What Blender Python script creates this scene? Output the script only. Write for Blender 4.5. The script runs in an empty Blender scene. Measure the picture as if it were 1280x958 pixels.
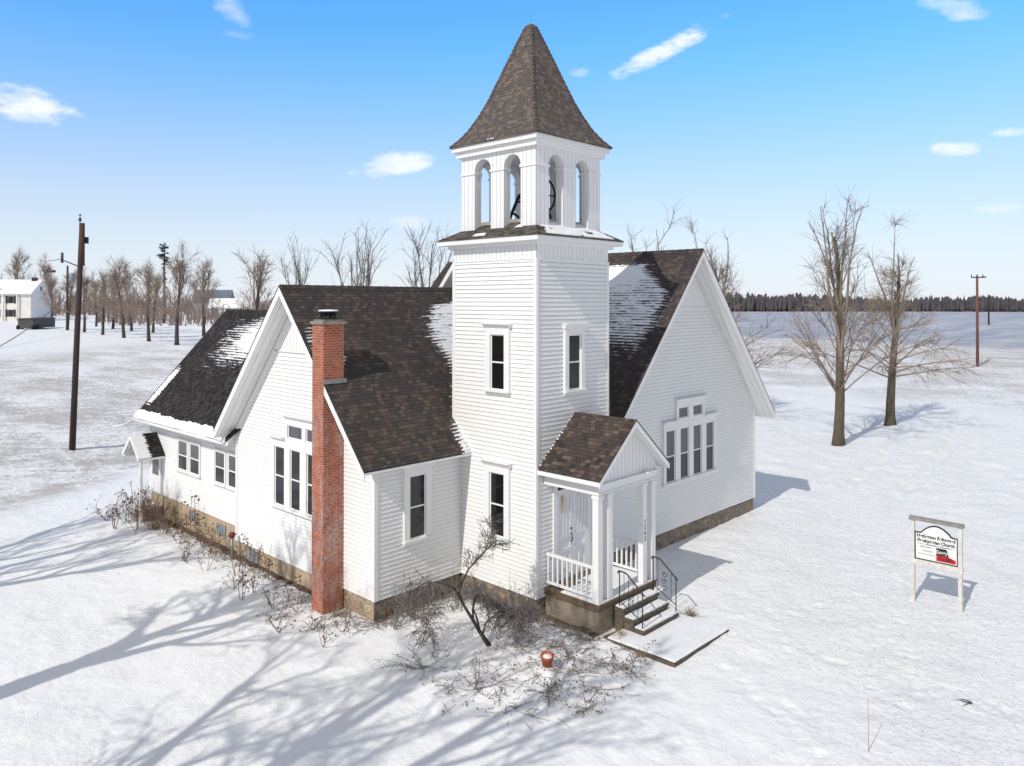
import bpy, bmesh, math, random
from mathutils import Vector, Matrix, noise
R = math.radians
SC = bpy.context.scene
COL = SC.collection
V = Vector
rnd = random.Random(7)

# ------------------------------------------------------------------ helpers
class MB:
    """collects faces; build() links them as ONE mesh object"""
    def __init__(s):
        s.v = []; s.f = []; s.m = []; s.smooth = []
    def add(s, pts, m=0, sm=False):
        b = len(s.v); s.v.extend([tuple(p) for p in pts]); s.f.append(tuple(range(b, b + len(pts)))); s.m.append(m); s.smooth.append(sm)
    def box(s, x0, x1, y0, y1, z0, z1, m=0):
        p = [(x0,y0,z0),(x1,y0,z0),(x1,y1,z0),(x0,y1,z0),(x0,y0,z1),(x1,y0,z1),(x1,y1,z1),(x0,y1,z1)]
        for q in ((3,2,1,0),(4,5,6,7),(0,1,5,4),(1,2,6,5),(2,3,7,6),(3,0,4,7)):
            s.add([p[i] for i in q], m)
    def hexa(s, lo, hi, m=0):
        """lo, hi: four points each, same order (counter-clockwise seen from the hi side)"""
        n = len(lo)
        s.add(list(reversed(lo)), m); s.add(hi, m)
        for i in range(n):
            j = (i + 1) % n
            s.add([lo[i], lo[j], hi[j], hi[i]], m)
    def tube(s, pts, rad, n=5, m=0, cap=True):
        pts = [V(p) for p in pts]
        if not isinstance(rad, (list, tuple)): rad = [rad] * len(pts)
        b = len(s.v); up = V((0.13, 0.21, 1)).normalized()
        for i, p in enumerate(pts):
            d = (pts[min(i+1, len(pts)-1)] - pts[max(i-1, 0)])
            d = d.normalized() if d.length > 1e-9 else V((0,0,1))
            a = d.cross(up)
            if a.length < 1e-3: a = d.cross(V((1,0,0)))
            a.normalize(); c = d.cross(a)
            for k in range(n):
                t = 2*math.pi*k/n
                q = p + (a*math.cos(t) + c*math.sin(t))*rad[i]
                s.v.append((q.x, q.y, q.z))
        for i in range(len(pts)-1):
            for k in range(n):
                k2 = (k+1) % n
                s.f.append((b+i*n+k, b+i*n+k2, b+(i+1)*n+k2, b+(i+1)*n+k)); s.m.append(m); s.smooth.append(n > 4)
        if cap and n > 3:
            s.f.append(tuple(b+k for k in range(n))[::-1]); s.m.append(m); s.smooth.append(False)
            e = b+(len(pts)-1)*n
            s.f.append(tuple(e+k for k in range(n))); s.m.append(m); s.smooth.append(False)
    def lathe(s, prof, c=(0,0,0), n=20, m=0):
        b = len(s.v)
        for r, z in prof:
            for k in range(n):
                t = 2*math.pi*k/n
                s.v.append((c[0]+r*math.cos(t), c[1]+r*math.sin(t), c[2]+z))
        for i in range(len(prof)-1):
            for k in range(n):
                k2 = (k+1) % n
                s.f.append((b+i*n+k, b+i*n+k2, b+(i+1)*n+k2, b+(i+1)*n+k)); s.m.append(m); s.smooth.append(True)
    def build(s, name, mats, parent=None, uv=True):
        me = bpy.data.meshes.new(name)
        me.from_pydata(s.v, [], s.f)
        if not isinstance(mats, (list, tuple)): mats = [mats]
        for mt in mats: me.materials.append(mt)
        me.polygons.foreach_set('material_index', s.m)
        me.polygons.foreach_set('use_smooth', s.smooth)
        if uv:
            l = me.uv_layers.new(name='UVMap'); d = l.data
            for p in me.polygons:
                n = p.normal
                if abs(n.z) > 0.985: t = V((1,0,0)); w = V((0,1,0))
                else:
                    t = V((-n.y, n.x, 0)).normalized(); w = n.cross(t)
                for li in p.loop_indices:
                    co = me.vertices[me.loops[li].vertex_index].co
                    d[li].uv = (co.dot(t), co.dot(w))
        me.update()
        o = bpy.data.objects.new(name, me); COL.objects.link(o)
        if parent: o.parent = parent
        return o

def empty(name, loc=(0,0,0), rz=0):
    o = bpy.data.objects.new(name, None); COL.objects.link(o)
    o.location = loc; o.rotation_euler = (0,0,rz); o.empty_display_size = 0.2
    return o
def tag(o, label=None, cat=None, group=None, kind=None):
    if label: o['label'] = label
    if cat: o['category'] = cat
    if group: o['group'] = group
    if kind: o['kind'] = kind
    return o
def copy_tree(o, parent=None):
    c = o.copy(); COL.objects.link(c); c.parent = parent
    for ch in list(o.children): copy_tree(ch, c)
    return c

# ------------------------------------------------------------------ materials
def nt(name):
    m = bpy.data.materials.new(name); m.use_nodes = True
    t = m.node_tree; b = t.nodes['Principled BSDF']
    return m, t, b
def N(t, typ, **kw):
    n = t.nodes.new(typ)
    for k, v in kw.items():
        if k in n.inputs.keys() if hasattr(n.inputs, 'keys') else False: n.inputs[k].default_value = v
        else: setattr(n, k, v)
    return n
def L(t, a, b): t.links.new(a, b)
def math_(t, op, a, b=None, c=None, clamp=False):
    n = t.nodes.new('ShaderNodeMath'); n.operation = op; n.use_clamp = clamp
    for i, x in enumerate((a, b, c)):
        if x is None: continue
        if isinstance(x, (int, float)): n.inputs[i].default_value = x
        else: t.links.new(x, n.inputs[i])
    return n.outputs[0]
def noise_(t, vec, scale, detail=3, rough=.55, dist=0):
    n = t.nodes.new('ShaderNodeTexNoise'); n.inputs['Scale'].default_value = scale
    n.inputs['Detail'].default_value = detail; n.inputs['Roughness'].default_value = rough; n.inputs['Distortion'].default_value = dist
    if vec is not None: t.links.new(vec, n.inputs['Vector'])
    return n.outputs['Fac']
def ramp(t, fac, stops):
    n = t.nodes.new('ShaderNodeValToRGB'); e = n.color_ramp.elements
    while len(e) < len(stops): e.new(0.5)
    for i, (p, c) in enumerate(stops):
        e[i].position = p; e[i].color = (*c, 1) if len(c) == 3 else c
    t.links.new(fac, n.inputs['Fac']); return n.outputs['Color']
def mix(t, fac, a, b, typ='MIX'):
    n = t.nodes.new('ShaderNodeMix'); n.data_type = 'RGBA'; n.blend_type = typ
    for s, x in ((n.inputs['Factor'], fac), (n.inputs[6], a), (n.inputs[7], b)):
        if isinstance(x, (int, float)): s.default_value = x
        elif isinstance(x, tuple): s.default_value = (*x, 1) if len(x) == 3 else x
        else: t.links.new(x, s)
    return n.outputs[2]
def smooth(t, x, a, b):
    n = t.nodes.new('ShaderNodeMapRange'); n.interpolation_type = 'SMOOTHSTEP'
    n.inputs['From Min'].default_value = a; n.inputs['From Max'].default_value = b
    t.links.new(x, n.inputs['Value']); return n.outputs['Result']
def bump(t, b, h, dist=.01, strength=1.0):
    n = t.nodes.new('ShaderNodeBump'); n.inputs['Distance'].default_value = dist; n.inputs['Strength'].default_value = strength
    t.links.new(h, n.inputs['Height']); t.links.new(n.outputs['Normal'], b.inputs['Normal'])
def geo(t): return t.nodes.new('ShaderNodeNewGeometry').outputs['Position']
def uvn(t): return t.nodes.new('ShaderNodeUVMap').outputs['UV']
def mapping(t, vec, sc=(1,1,1), loc=(0,0,0), rot=(0,0,0)):
    n = t.nodes.new('ShaderNodeMapping'); n.inputs['Scale'].default_value = sc; n.inputs['Location'].default_value = loc; n.inputs['Rotation'].default_value = rot
    t.links.new(vec, n.inputs['Vector']); return n.outputs['Vector']

def m_plain(name, c1, c2=None, scale=6, rough=.6, bmp=0, bscale=30, metal=0, stretch=(1,1,1), spec=None):
    m, t, b = nt(name)
    p = mapping(t, geo(t), stretch)
    if c2 is None: c2 = tuple(x*.8 for x in c1)
    f = noise_(t, p, scale, 4, .6)
    L(t, ramp(t, f, [(.3, c2), (.7, c1)]), b.inputs['Base Color'])
    b.inputs['Roughness'].default_value = rough; b.inputs['Metallic'].default_value = metal
    if spec is not None: b.inputs['Specular IOR Level'].default_value = spec
    if bmp: bump(t, b, noise_(t, p, bscale, 3), bmp)
    return m

def m_paint(name, col=(.80,.80,.79), dirt=(.66,.65,.62), board=0, amount=.5, rough=.45):
    """white exterior paint with faint weathering; board = vertical tongue-and-groove width (real grooves as bump)"""
    m, t, b = nt(name); p = geo(t)
    f1 = noise_(t, mapping(t, p, (1.2,1.2,.35)), 2.2, 5, .65)
    f2 = noise_(t, mapping(t, p, (6,6,.8)), 3.0, 3, .6)
    f = math_(t, 'MULTIPLY', smooth(t, f1, .5, .75), smooth(t, f2, .35, .7))
    c = mix(t, math_(t, 'MULTIPLY', f, amount), col, dirt)
    h = noise_(t, p, 18, 2)
    if board:
        u = uvn(t); sx = t.nodes.new('ShaderNodeSeparateXYZ'); L(t, u, sx.inputs[0])
        fr = math_(t, 'FRACT', math_(t, 'DIVIDE', sx.outputs[0], board))
        g = math_(t, 'SUBTRACT', 1, smooth(t, math_(t, 'ABSOLUTE', math_(t, 'SUBTRACT', fr, .5)), .43, .49))
        c = mix(t, math_(t, 'MULTIPLY', math_(t, 'SUBTRACT', 1, g), .22), c, (.36,.36,.36))
        bump(t, b, g, .012)
    else:
        bump(t, b, h, .002)
    L(t, c, b.inputs['Base Color']); b.inputs['Roughness'].default_value = rough
    b.inputs['Specular IOR Level'].default_value = .3
    return m

def m_shingle(name, stops, row=.14, wid=.30, dark=1.0, wear=.25, snow=None):
    m, t, b = nt(name); u = uvn(t)
    s = t.nodes.new('ShaderNodeSeparateXYZ'); L(t, u, s.inputs[0])
    vr = math_(t, 'DIVIDE', s.outputs[1], row); ri = math_(t, 'FLOOR', vr); rf = math_(t, 'FRACT', vr)
    w1 = t.nodes.new('ShaderNodeTexWhiteNoise'); w1.noise_dimensions = '1D'; L(t, ri, w1.inputs['W'])
    ur = math_(t, 'ADD', math_(t, 'DIVIDE', s.outputs[0], wid), math_(t, 'MULTIPLY', w1.outputs['Value'], 5))
    ci = math_(t, 'FLOOR', ur); cf = math_(t, 'FRACT', ur)
    cv = t.nodes.new('ShaderNodeCombineXYZ'); L(t, ci, cv.inputs[0]); L(t, ri, cv.inputs[1])
    w2 = t.nodes.new('ShaderNodeTexWhiteNoise'); w2.noise_dimensions = '2D'; L(t, cv.outputs[0], w2.inputs['Vector'])
    col = ramp(t, w2.outputs['Value'], stops)
    p = geo(t)
    big = noise_(t, p, .55, 4, .6); fine = noise_(t, p, 45, 3, .7)
    col = mix(t, math_(t, 'MULTIPLY', smooth(t, big, .42, .72), wear), col, (.19,.155,.13))
    col = mix(t, .55, col, ramp(t, fine, [(.25,(.55,.55,.55)),(.75,(1.4,1.4,1.4))]), 'MULTIPLY')
    # courses lap: height falls towards the top of each exposed course; tabs have slots
    col = mix(t, math_(t, 'MULTIPLY', math_(t, 'SUBTRACT', 1, smooth(t, rf, .03, .2)), .62), col, (.012,.011,.011))      # shadow gap under the butt edges, painted as a dark line
    h = math_(t, 'SUBTRACT', 1, rf)
    tab = math_(t, 'MULTIPLY', smooth(t, math_(t, 'ABSOLUTE', math_(t, 'SUBTRACT', cf, .5)), .46, .5), -.6)
    h = math_(t, 'ADD', math_(t, 'ADD', h, tab), math_(t, 'MULTIPLY', fine, .5))
    h = math_(t, 'ADD', h, math_(t, 'MULTIPLY', w2.outputs['Value'], .5))
    if snow:
        sp = t.nodes.new('ShaderNodeSeparateXYZ'); L(t, p, sp.inputs[0])
        # streaks run along the courses (world z is constant along a course)
        su = math_(t, 'ADD', sp.outputs[0], sp.outputs[1])
        def streak(fu, fz, o):
            cv_ = t.nodes.new('ShaderNodeCombineXYZ'); L(t, math_(t, 'MULTIPLY', su, fu), cv_.inputs[0]); L(t, math_(t, 'MULTIPLY', sp.outputs[2], fz), cv_.inputs[1]); cv_.inputs[2].default_value = o
            return math_(t, 'SUBTRACT', noise_(t, cv_.outputs[0], 1.0, 4, .65), .5)
        f = snow(t, sp.outputs[0], sp.outputs[1])
        f = math_(t, 'ADD', f, math_(t, 'MULTIPLY', streak(1.1, 9.5, 0), 1.8))
        f = math_(t, 'ADD', f, math_(t, 'MULTIPLY', streak(5.0, 15, 5), 1.25))
        f = math_(t, 'ADD', f, math_(t, 'MULTIPLY', math_(t, 'SUBTRACT', .5, rf), .62))      # caught above each butt edge
        sm = smooth(t, f, -.13, .17)
        col = mix(t, sm, col, ramp(t, noise_(t, p, 9, 3), [(.3,(.78,.79,.82)),(.7,(.87,.875,.89))]))
        h = math_(t, 'ADD', math_(t, 'MULTIPLY', h, math_(t, 'SUBTRACT', 1, math_(t, 'MULTIPLY', sm, .8))), math_(t, 'MULTIPLY', sm, 1.6))
    L(t, col, b.inputs['Base Color'])
    b.inputs['Roughness'].default_value = .9; b.inputs['Specular IOR Level'].default_value = .15
    bump(t, b, h, .016)
    return m

def m_brick(name):
    m, t, b = nt(name); u = uvn(t)
    n = t.nodes.new('ShaderNodeTexBrick'); L(t, u, n.inputs['Vector'])
    n.inputs['Scale'].default_value = 1; n.inputs['Brick Width'].default_value = .205; n.inputs['Row Height'].default_value = .072
    n.inputs['Mortar Size'].default_value = .009; n.inputs['Mortar Smooth'].default_value = .2; n.inputs['Bias'].default_value = 0
    n.inputs['Color1'].default_value = (.49,.125,.055,1); n.inputs['Color2'].default_value = (.30,.068,.034,1); n.inputs['Mortar'].default_value = (.42,.30,.23,1)
    p = geo(t)
    sx = t.nodes.new('ShaderNodeSeparateXYZ'); L(t, p, sx.inputs[0])
    f = noise_(t, mapping(t, p, (1,1,.45)), 2.6, 6, .7)
    fine = noise_(t, p, 22, 3, .6)
    low = math_(t, 'SUBTRACT', 1, smooth(t, sx.outputs[2], 3.5, 6.4))        # salts sit on the lower shaft
    e = math_(t, 'MULTIPLY', math_(t, 'MULTIPLY', smooth(t, f, .42, .62), smooth(t, fine, .35, .65)), math_(t, 'ADD', math_(t, 'MULTIPLY', low, .75), .10))
    c = mix(t, e, n.outputs['Color'], (.55,.44,.42))
    c = mix(t, math_(t, 'MULTIPLY', smooth(t, noise_(t, p, 9, 2), .55, .75), .35), c, (.13,.035,.022))
    L(t, c, b.inputs['Base Color']); b.inputs['Roughness'].default_value = .85
    bump(t, b, math_(t, 'ADD', math_(t, 'SUBTRACT', 1, n.outputs['Fac']), math_(t, 'MULTIPLY', fine, .4)), .008)
    return m

def m_stone(name, stops, mortar=(.30,.26,.21), scale=3.2, plaster=0):
    m, t, b = nt(name); u = uvn(t)
    d = t.nodes.new('ShaderNodeTexNoise'); d.inputs['Scale'].default_value = 3; L(t, u, d.inputs['Vector'])
    uv = t.nodes.new('ShaderNodeVectorMath'); uv.operation = 'MULTIPLY_ADD'
    L(t, d.outputs['Color'], uv.inputs[0]); uv.inputs[1].default_value = (.16,.16,0); L(t, u, uv.inputs[2])
    vv = mapping(t, uv.outputs[0], (1,1.35,1))
    a = t.nodes.new('ShaderNodeTexVoronoi'); a.inputs['Scale'].default_value = scale; L(t, vv, a.inputs['Vector'])
    e = t.nodes.new('ShaderNodeTexVoronoi'); e.feature = 'DISTANCE_TO_EDGE'; e.inputs['Scale'].default_value = scale; L(t, vv, e.inputs['Vector'])
    s = t.nodes.new('ShaderNodeSeparateColor'); L(t, a.outputs['Color'], s.inputs[0])
    col = ramp(t, s.outputs[0], stops)
    fine = noise_(t, geo(t), 14, 4, .65)
    col = mix(t, .5, col, ramp(t, fine, [(.25,(.6,.6,.6)),(.8,(1.35,1.3,1.25))]), 'MULTIPLY')
    k = smooth(t, e.outputs['Distance'], .02, .09)
    c = mix(t, k, mortar, col)
    L(t, c, b.inputs['Base Color']); b.inputs['Roughness'].default_value = .9
    bump(t, b, math_(t, 'ADD', k, math_(t, 'MULTIPLY', fine, .5)), .03)
    return m

def m_snow(name):
    m, t, b = nt(name); p = geo(t)
    s = t.nodes.new('ShaderNodeSeparateXYZ'); L(t, p, s.inputs[0])
    X, Y = s.outputs[0], s.outputs[1]
    ss = math_(t, 'SUBTRACT', Y, math_(t, 'MULTIPLY', math_(t, 'ADD', X, 15.6), .55))
    wob = math_(t, 'MULTIPLY', math_(t, 'SUBTRACT', noise_(t, p, .05, 3), .5), 10)
    # stubble fields: up the slope on the left (before the orchard), beyond the pole on the right
    fl = math_(t, 'MULTIPLY', smooth(t, math_(t, 'ADD', ss, math_(t,'MULTIPLY',wob,.3)), 16.5, 19.5), math_(t, 'SUBTRACT', 1, smooth(t, math_(t, 'ADD', ss, wob), 50, 64)))
    fr = smooth(t, math_(t, 'ADD', X, wob), 50, 64)
    far_blue = smooth(t, math_(t, 'ADD', math_(t, 'SUBTRACT', X, math_(t,'MULTIPLY',Y,.15)), wob), 140, 152)  # bluish grey band across the far field
    fmask = math_(t, 'MAXIMUM', fl, math_(t, 'MULTIPLY', fr, .75))
    g1 = noise_(t, mapping(t, p, (1,1,1), rot=(0,0,.5)), 4.2, 6, .82)
    g2 = noise_(t, p, .16, 4, .6)
    g3 = noise_(t, mapping(t, p, (.7,2.2,1), rot=(0,0,1.0)), 1.1, 6, .75)
    thr = math_(t, 'ADD', math_(t, 'ADD', math_(t, 'MULTIPLY', g1, .5), math_(t, 'MULTIPLY', g3, .35)), math_(t, 'MULTIPLY', g2, .42))
    fleck = math_(t, 'MULTIPLY', smooth(t, thr, .57, .69), fmask)
    lawn = math_(t, 'MULTIPLY', smooth(t, noise_(t, p, 7.5, 5, .8), .66, .78), smooth(t, noise_(t, p, .33, 4, .6), .48, .68))
    # the south lawn (right foreground) has a thinner, dirtier snow skin
    thin = math_(t, 'MULTIPLY', smooth(t, math_(t, 'SUBTRACT', X, Y), 3.5, 12), .62)
    grit = smooth(t, noise_(t, p, 8.5, 6, .86), .49, .66)
    base = mix(t, math_(t, 'MULTIPLY', grit, math_(t, 'ADD', math_(t, 'MULTIPLY', thin, .85), .07)), (.86,.865,.87), (.50,.485,.46))
    c = mix(t, math_(t, 'MULTIPLY', lawn, math_(t, 'ADD', thin, .12)), base, (.46,.42,.36))
    c = mix(t, math_(t, 'MULTIPLY', smooth(t, math_(t,'ADD',X,math_(t,'MULTIPLY',wob,3)), 62, 125), math_(t, 'ADD', .12, math_(t,'MULTIPLY', g2, .45))), c, (.50,.43,.36))
    c = mix(t, math_(t, 'MULTIPLY', fleck, .62), c, (.30,.26,.21))
    c = mix(t, math_(t, 'MULTIPLY', far_blue, math_(t, 'ADD', .85, math_(t,'MULTIPLY', smooth(t, noise_(t, mapping(t,p,(.02,.25,1),rot=(0,0,.5)), 1, 4), .4,.65), -.5))), c, (.29,.33,.41))
    # (soil strips against the walls are an object of their own) against the foundation walls
    L(t, c, b.inputs['Base Color']); b.inputs['Roughness'].default_value = .7
    b.inputs['Specular IOR Level'].default_value = .2
    rough_ = math_(t, 'ADD', .22, math_(t, 'ADD', math_(t, 'MULTIPLY', thin, 1.1), math_(t, 'MULTIPLY', smooth(t, noise_(t, p, .45, 4, .6), .42, .66), .45)))
    h = math_(t, 'ADD', math_(t, 'MULTIPLY', noise_(t, p, .9, 5, .6), 2.4), math_(t, 'MULTIPLY', rough_, math_(t, 'ADD', math_(t, 'MULTIPLY', noise_(t, p, 6, 4, .6), 1.0), math_(t, 'MULTIPLY', noise_(t, p, 26, 3, .65), .45))))
    bump(t, b, h, .05, .9)
    return m
def m_roofsnow(name):
    m, t, b = nt(name); p = geo(t)
    L(t, ramp(t, noise_(t, p, 9, 3), [(.3,(.80,.81,.84)),(.7,(.88,.885,.90))]), b.inputs['Base Color'])
    b.inputs['Roughness'].default_value = .7; bump(t, b, noise_(t, p, 20, 3), .02); return m
def m_glass(name, c=(.010,.011,.013), curtain=None):
    m, t, b = nt(name); p = geo(t)
    if curtain:
        u = uvn(t); f = noise_(t, mapping(t, u, (16,.6,1)), 1.0, 3, .6)
        L(t, ramp(t, f, [(.3, tuple(x*.6 for x in curtain)), (.7, curtain)]), b.inputs['Base Color'])
    else: b.inputs['Base Color'].default_value = (*c, 1)
    b.inputs['Roughness'].default_value = .06; b.inputs['IOR'].default_value = 1.5
    bump(t, b, noise_(t, p, 2.5, 2), .004)
    return m
def m_bark(name, c1, c2, s=9):
    m, t, b = nt(name)
    oi = t.nodes.new('ShaderNodeTexCoord').outputs['Object']
    f = noise_(t, mapping(t, oi, (1,1,.25)), s, 5, .7)
    L(t, ramp(t, f, [(.3, c2), (.7, c1)]), b.inputs['Base Color']); b.inputs['Roughness'].default_value = .9
    bump(t, b, f, .03); return m

M = {}
M['siding'] = m_paint('white_siding', (.84,.84,.835), (.66,.64,.60), amount=.35)
M['lap'] = m_paint('lap_shade_line', (.43,.425,.42), (.34,.33,.32), amount=.5)  # grey for the lap lines: shade under each board put into colour
M['trim'] = m_paint('white_trim', (.84,.84,.835), (.66,.65,.62), amount=.4)
M['vboard'] = m_paint('white_vertical_boards', (.83,.83,.825), (.66,.65,.62), board=.17, amount=.35)
M['soffit'] = m_paint('white_soffit_boards', (.80,.80,.79), (.62,.61,.58), board=.24, amount=.3)
M['doorp'] = m_paint('white_door_paint', (.80,.81,.83), (.6,.6,.6), amount=.3, rough=.35)
BROWN = [(0,(.046,.043,.044)),(.25,(.068,.056,.052)),(.5,(.052,.051,.055)),(.75,(.088,.066,.057)),(1,(.118,.093,.079))]
def sn_box(t, X, Y, x0, x1, y0, y1, fx=.2, fy=.2, gain=1.0, base=-1.0):
    """field: 0.. inside the box, falling to base outside, with soft margins"""
    def band(v, a, b_, w): return math_(t, 'MULTIPLY', smooth(t, v, a-w, a+w), math_(t, 'SUBTRACT', 1, smooth(t, v, b_-w, b_+w)))
    return math_(t, 'ADD', math_(t, 'MULTIPLY', math_(t, 'MULTIPLY', band(X,x0,x1,fx), band(Y,y0,y1,fy)), gain), base)
def snow_wing(t, X, Y):
    dl = math_(t, 'SUBTRACT', X, math_(t, 'MULTIPLY', math_(t, 'SUBTRACT', Y, 3.39), .9))          # distance from the line of the tower
    w = math_(t, 'ADD', -.16, math_(t, 'MULTIPLY', math_(t, 'MULTIPLY', smooth(t, Y, 4.3, 5.7), math_(t, 'SUBTRACT', 1, smooth(t, Y, 6.25, 6.5))), 1.15))
    f1 = math_(t, 'MULTIPLY', math_(t, 'ADD', dl, w), 1.5)
    f1 = math_(t, 'MINIMUM', f1, math_(t, 'MULTIPLY', math_(t, 'SUBTRACT', 6.42, Y), 5))
    f1 = math_(t, 'MINIMUM', f1, math_(t, 'MULTIPLY', math_(t, 'SUBTRACT', X, -.3), 5))
    f2 = sn_box(t, X, Y, -3.3, -2.72, 4.85, 5.75, .18,   .25, 1.7, -1.0)
    f3 = sn_box(t, X, Y, -3.75, -3.1, 5.2, 5.8, .15, .25, 1.0, -1.0)
    return math_(t, 'MAXIMUM', math_(t, 'MAXIMUM', math_(t, 'MINIMUM', f1, .36), f2), f3)
def snow_nave(t, X, Y):
    yb = math_(t, 'ADD', .80, math_(t, 'MULTIPLY', smooth(t, X, 7.4, 8.7), 1.5))
    f = math_(t, 'MULTIPLY', math_(t, 'SUBTRACT', Y, yb), 1.5)
    f = math_(t, 'MINIMUM', f, math_(t, 'ADD', .20, math_(t, 'MULTIPLY', math_(t, 'MULTIPLY', smooth(t, X, 7.6, 8.3), smooth(t, Y, 1.6, 3.0)), .7)))
    f = math_(t, 'SUBTRACT', f, math_(t, 'MULTIPLY', math_(t, 'SUBTRACT', 1, smooth(t, X, 5.0, 6.9)), 1.0))
    f = math_(t, 'MINIMUM', f, math_(t, 'MULTIPLY', math_(t, 'SUBTRACT', 8.62, X), 6))
    f = math_(t, 'MINIMUM', f, math_(t, 'SUBTRACT', math_(t, 'MULTIPLY', math_(t, 'SUBTRACT', Y, .42), 4), .3))
    return math_(t, 'MINIMUM', f, math_(t, 'MULTIPLY', math_(t, 'SUBTRACT', 8.9, Y), 2))
def snow_annex(t, X, Y):
    f1 = sn_box(t, X, Y, -1.75, .12, 13.2, 17.3, .6, .9, .85, -.98)
    f1b = sn_box(t, X, Y, -1.2, .05, 13.4, 15.6, .4, .6, .55, 0)
    f1 = math_(t, 'ADD', f1, f1b)
    f2 = sn_box(t, X, Y, -3.1, -1.8, 18.25, 18.8, .25, .16, 1.55, -1.0)
    f3 = sn_box(t, X, Y, -2.9, -1.6, 15.5, 17.9, .4, .5, .35, -1.0)
    return math_(t, 'MAXIMUM', math_(t, 'MAXIMUM', f1, f2), f3)
def snow_hood(t, X, Y):
    return math_(t, 'SUBTRACT', math_(t, 'MULTIPLY', math_(t, 'SUBTRACT', -3.56, X), 7.0), .0)
def snow_porch(t, X, Y):
    return math_(t, 'SUBTRACT', math_(t, 'MULTIPLY', math_(t, 'SUBTRACT', Y, -.10), 7.0), .55)
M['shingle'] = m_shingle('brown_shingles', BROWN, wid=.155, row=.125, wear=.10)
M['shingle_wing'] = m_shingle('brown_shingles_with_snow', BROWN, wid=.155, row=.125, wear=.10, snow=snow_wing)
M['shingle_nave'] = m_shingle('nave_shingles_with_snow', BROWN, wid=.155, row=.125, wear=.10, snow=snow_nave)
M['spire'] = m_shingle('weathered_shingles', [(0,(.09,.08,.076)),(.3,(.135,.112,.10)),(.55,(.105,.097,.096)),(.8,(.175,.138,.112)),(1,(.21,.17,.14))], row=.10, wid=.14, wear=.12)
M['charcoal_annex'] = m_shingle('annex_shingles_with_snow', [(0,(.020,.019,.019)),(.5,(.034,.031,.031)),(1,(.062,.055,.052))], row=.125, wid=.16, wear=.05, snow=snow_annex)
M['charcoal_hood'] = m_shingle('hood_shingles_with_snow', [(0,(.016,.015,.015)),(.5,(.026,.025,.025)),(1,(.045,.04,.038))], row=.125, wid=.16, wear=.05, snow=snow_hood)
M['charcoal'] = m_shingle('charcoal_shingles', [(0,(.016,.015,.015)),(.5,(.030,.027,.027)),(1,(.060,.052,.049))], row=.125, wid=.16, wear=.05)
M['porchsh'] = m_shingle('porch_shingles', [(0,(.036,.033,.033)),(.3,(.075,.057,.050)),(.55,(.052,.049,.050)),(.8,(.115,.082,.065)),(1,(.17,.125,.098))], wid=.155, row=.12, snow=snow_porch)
M['brick'] = m_brick('red_brick')
M['concrete'] = m_plain('concrete', (.42,.40,.36), (.28,.26,.23), 5, .85, .01, 40)
M['cap'] = m_plain('stone_cap', (.33,.30,.25), (.2,.18,.15), 6, .85, .01, 40)
M['metal_dark'] = m_plain('dark_metal', (.05,.05,.055), (.025,.025,.028), 8, .5, metal=.6)
M['iron'] = m_plain('black_iron', (.022,.022,.024), (.012,.012,.012), 9, .5, .002, 60)
M['bronze'] = m_plain('dark_bell_metal', (.030,.027,.024), (.014,.013,.012), 6, .45, metal=.5)
M['glass'] = m_glass('dark_window_glass')
M['blind'] = m_glass('window_glass_over_blind', curtain=(.125,.13,.145))
M['curtain'] = m_glass('window_glass_over_curtain', curtain=(.026,.026,.03))
M['fieldstone'] = m_stone('fieldstone', [(0,(.13,.11,.09)),(.3,(.30,.23,.17)),(.55,(.20,.185,.17)),(.8,(.40,.30,.21)),(1,(.17,.10,.07))], mortar=(.34,.30,.25), scale=4.6)
M['tanstone'] = m_stone('tan_stone', [(0,(.42,.32,.23)),(.4,(.52,.41,.30)),(.7,(.38,.29,.21)),(.9,(.50,.38,.27)),(1,(.11,.10,.095))], mortar=(.46,.38,.28), scale=3.6)
M['darkstone'] = m_stone('dark_cut_stone', [(0,(.12,.11,.10)),(.35,(.27,.22,.17)),(.6,(.10,.10,.105)),(.85,(.36,.27,.18)),(1,(.22,.12,.075))], mortar=(.34,.29,.23), scale=4.2)
M['plaster'] = m_plain('tan_foundation_plaster', (.58,.45,.31), (.34,.26,.18), 2.6, .9, .01, 25)
M['block'] = m_plain('porch_concrete_block', (.33,.28,.215), (.20,.165,.125), 3.2, .9, .012, 30)
M['wood_brown'] = m_plain('weathered_brown_board', (.19,.135,.085), (.10,.07,.045), 5, .85, .004, 30, stretch=(1,1,4))
M['step'] = m_plain('old_step_concrete', (.15,.125,.095), (.07,.058,.046), 7, .9, .01, 30)
M['snow'] = m_snow('ground_snow')
M['rsnow'] = m_roofsnow('lying_snow')
M['pole'] = m_plain('creosote_pole', (.060,.040,.034), (.028,.020,.018), 4, .85, .008, 30, stretch=(3,3,.4))
M['poletop'] = m_plain('dark_red_brown_pole', (.115,.045,.030), (.06,.028,.022), 4, .85, stretch=(3,3,.4))
M['polered'] = m_plain('red_brown_pole', (.20,.085,.055), (.12,.055,.04), 4, .85, stretch=(3,3,.4))
M['grey_wood'] = m_plain('bare_grey_wood', (.36,.33,.30), (.20,.185,.17), 8, .9, .004, 40)
M['post_paint'] = m_plain('chalky_white_paint', (.74,.73,.70), (.55,.53,.49), 9, .7)
M['sign_white'] = m_plain('sign_white', (.82,.82,.82), (.77,.77,.77), 3, .4)
M['sign_black'] = m_plain('sign_black', (.022,.024,.028), (.016,.017,.02), 3, .45)
M['sign_grey'] = m_plain('sign_grey_lettering', (.12,.12,.13), (.09,.09,.1), 3, .5)
M['sign_red'] = m_plain('sign_red', (.62,.012,.020), (.55,.010,.016), 3, .4)
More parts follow.
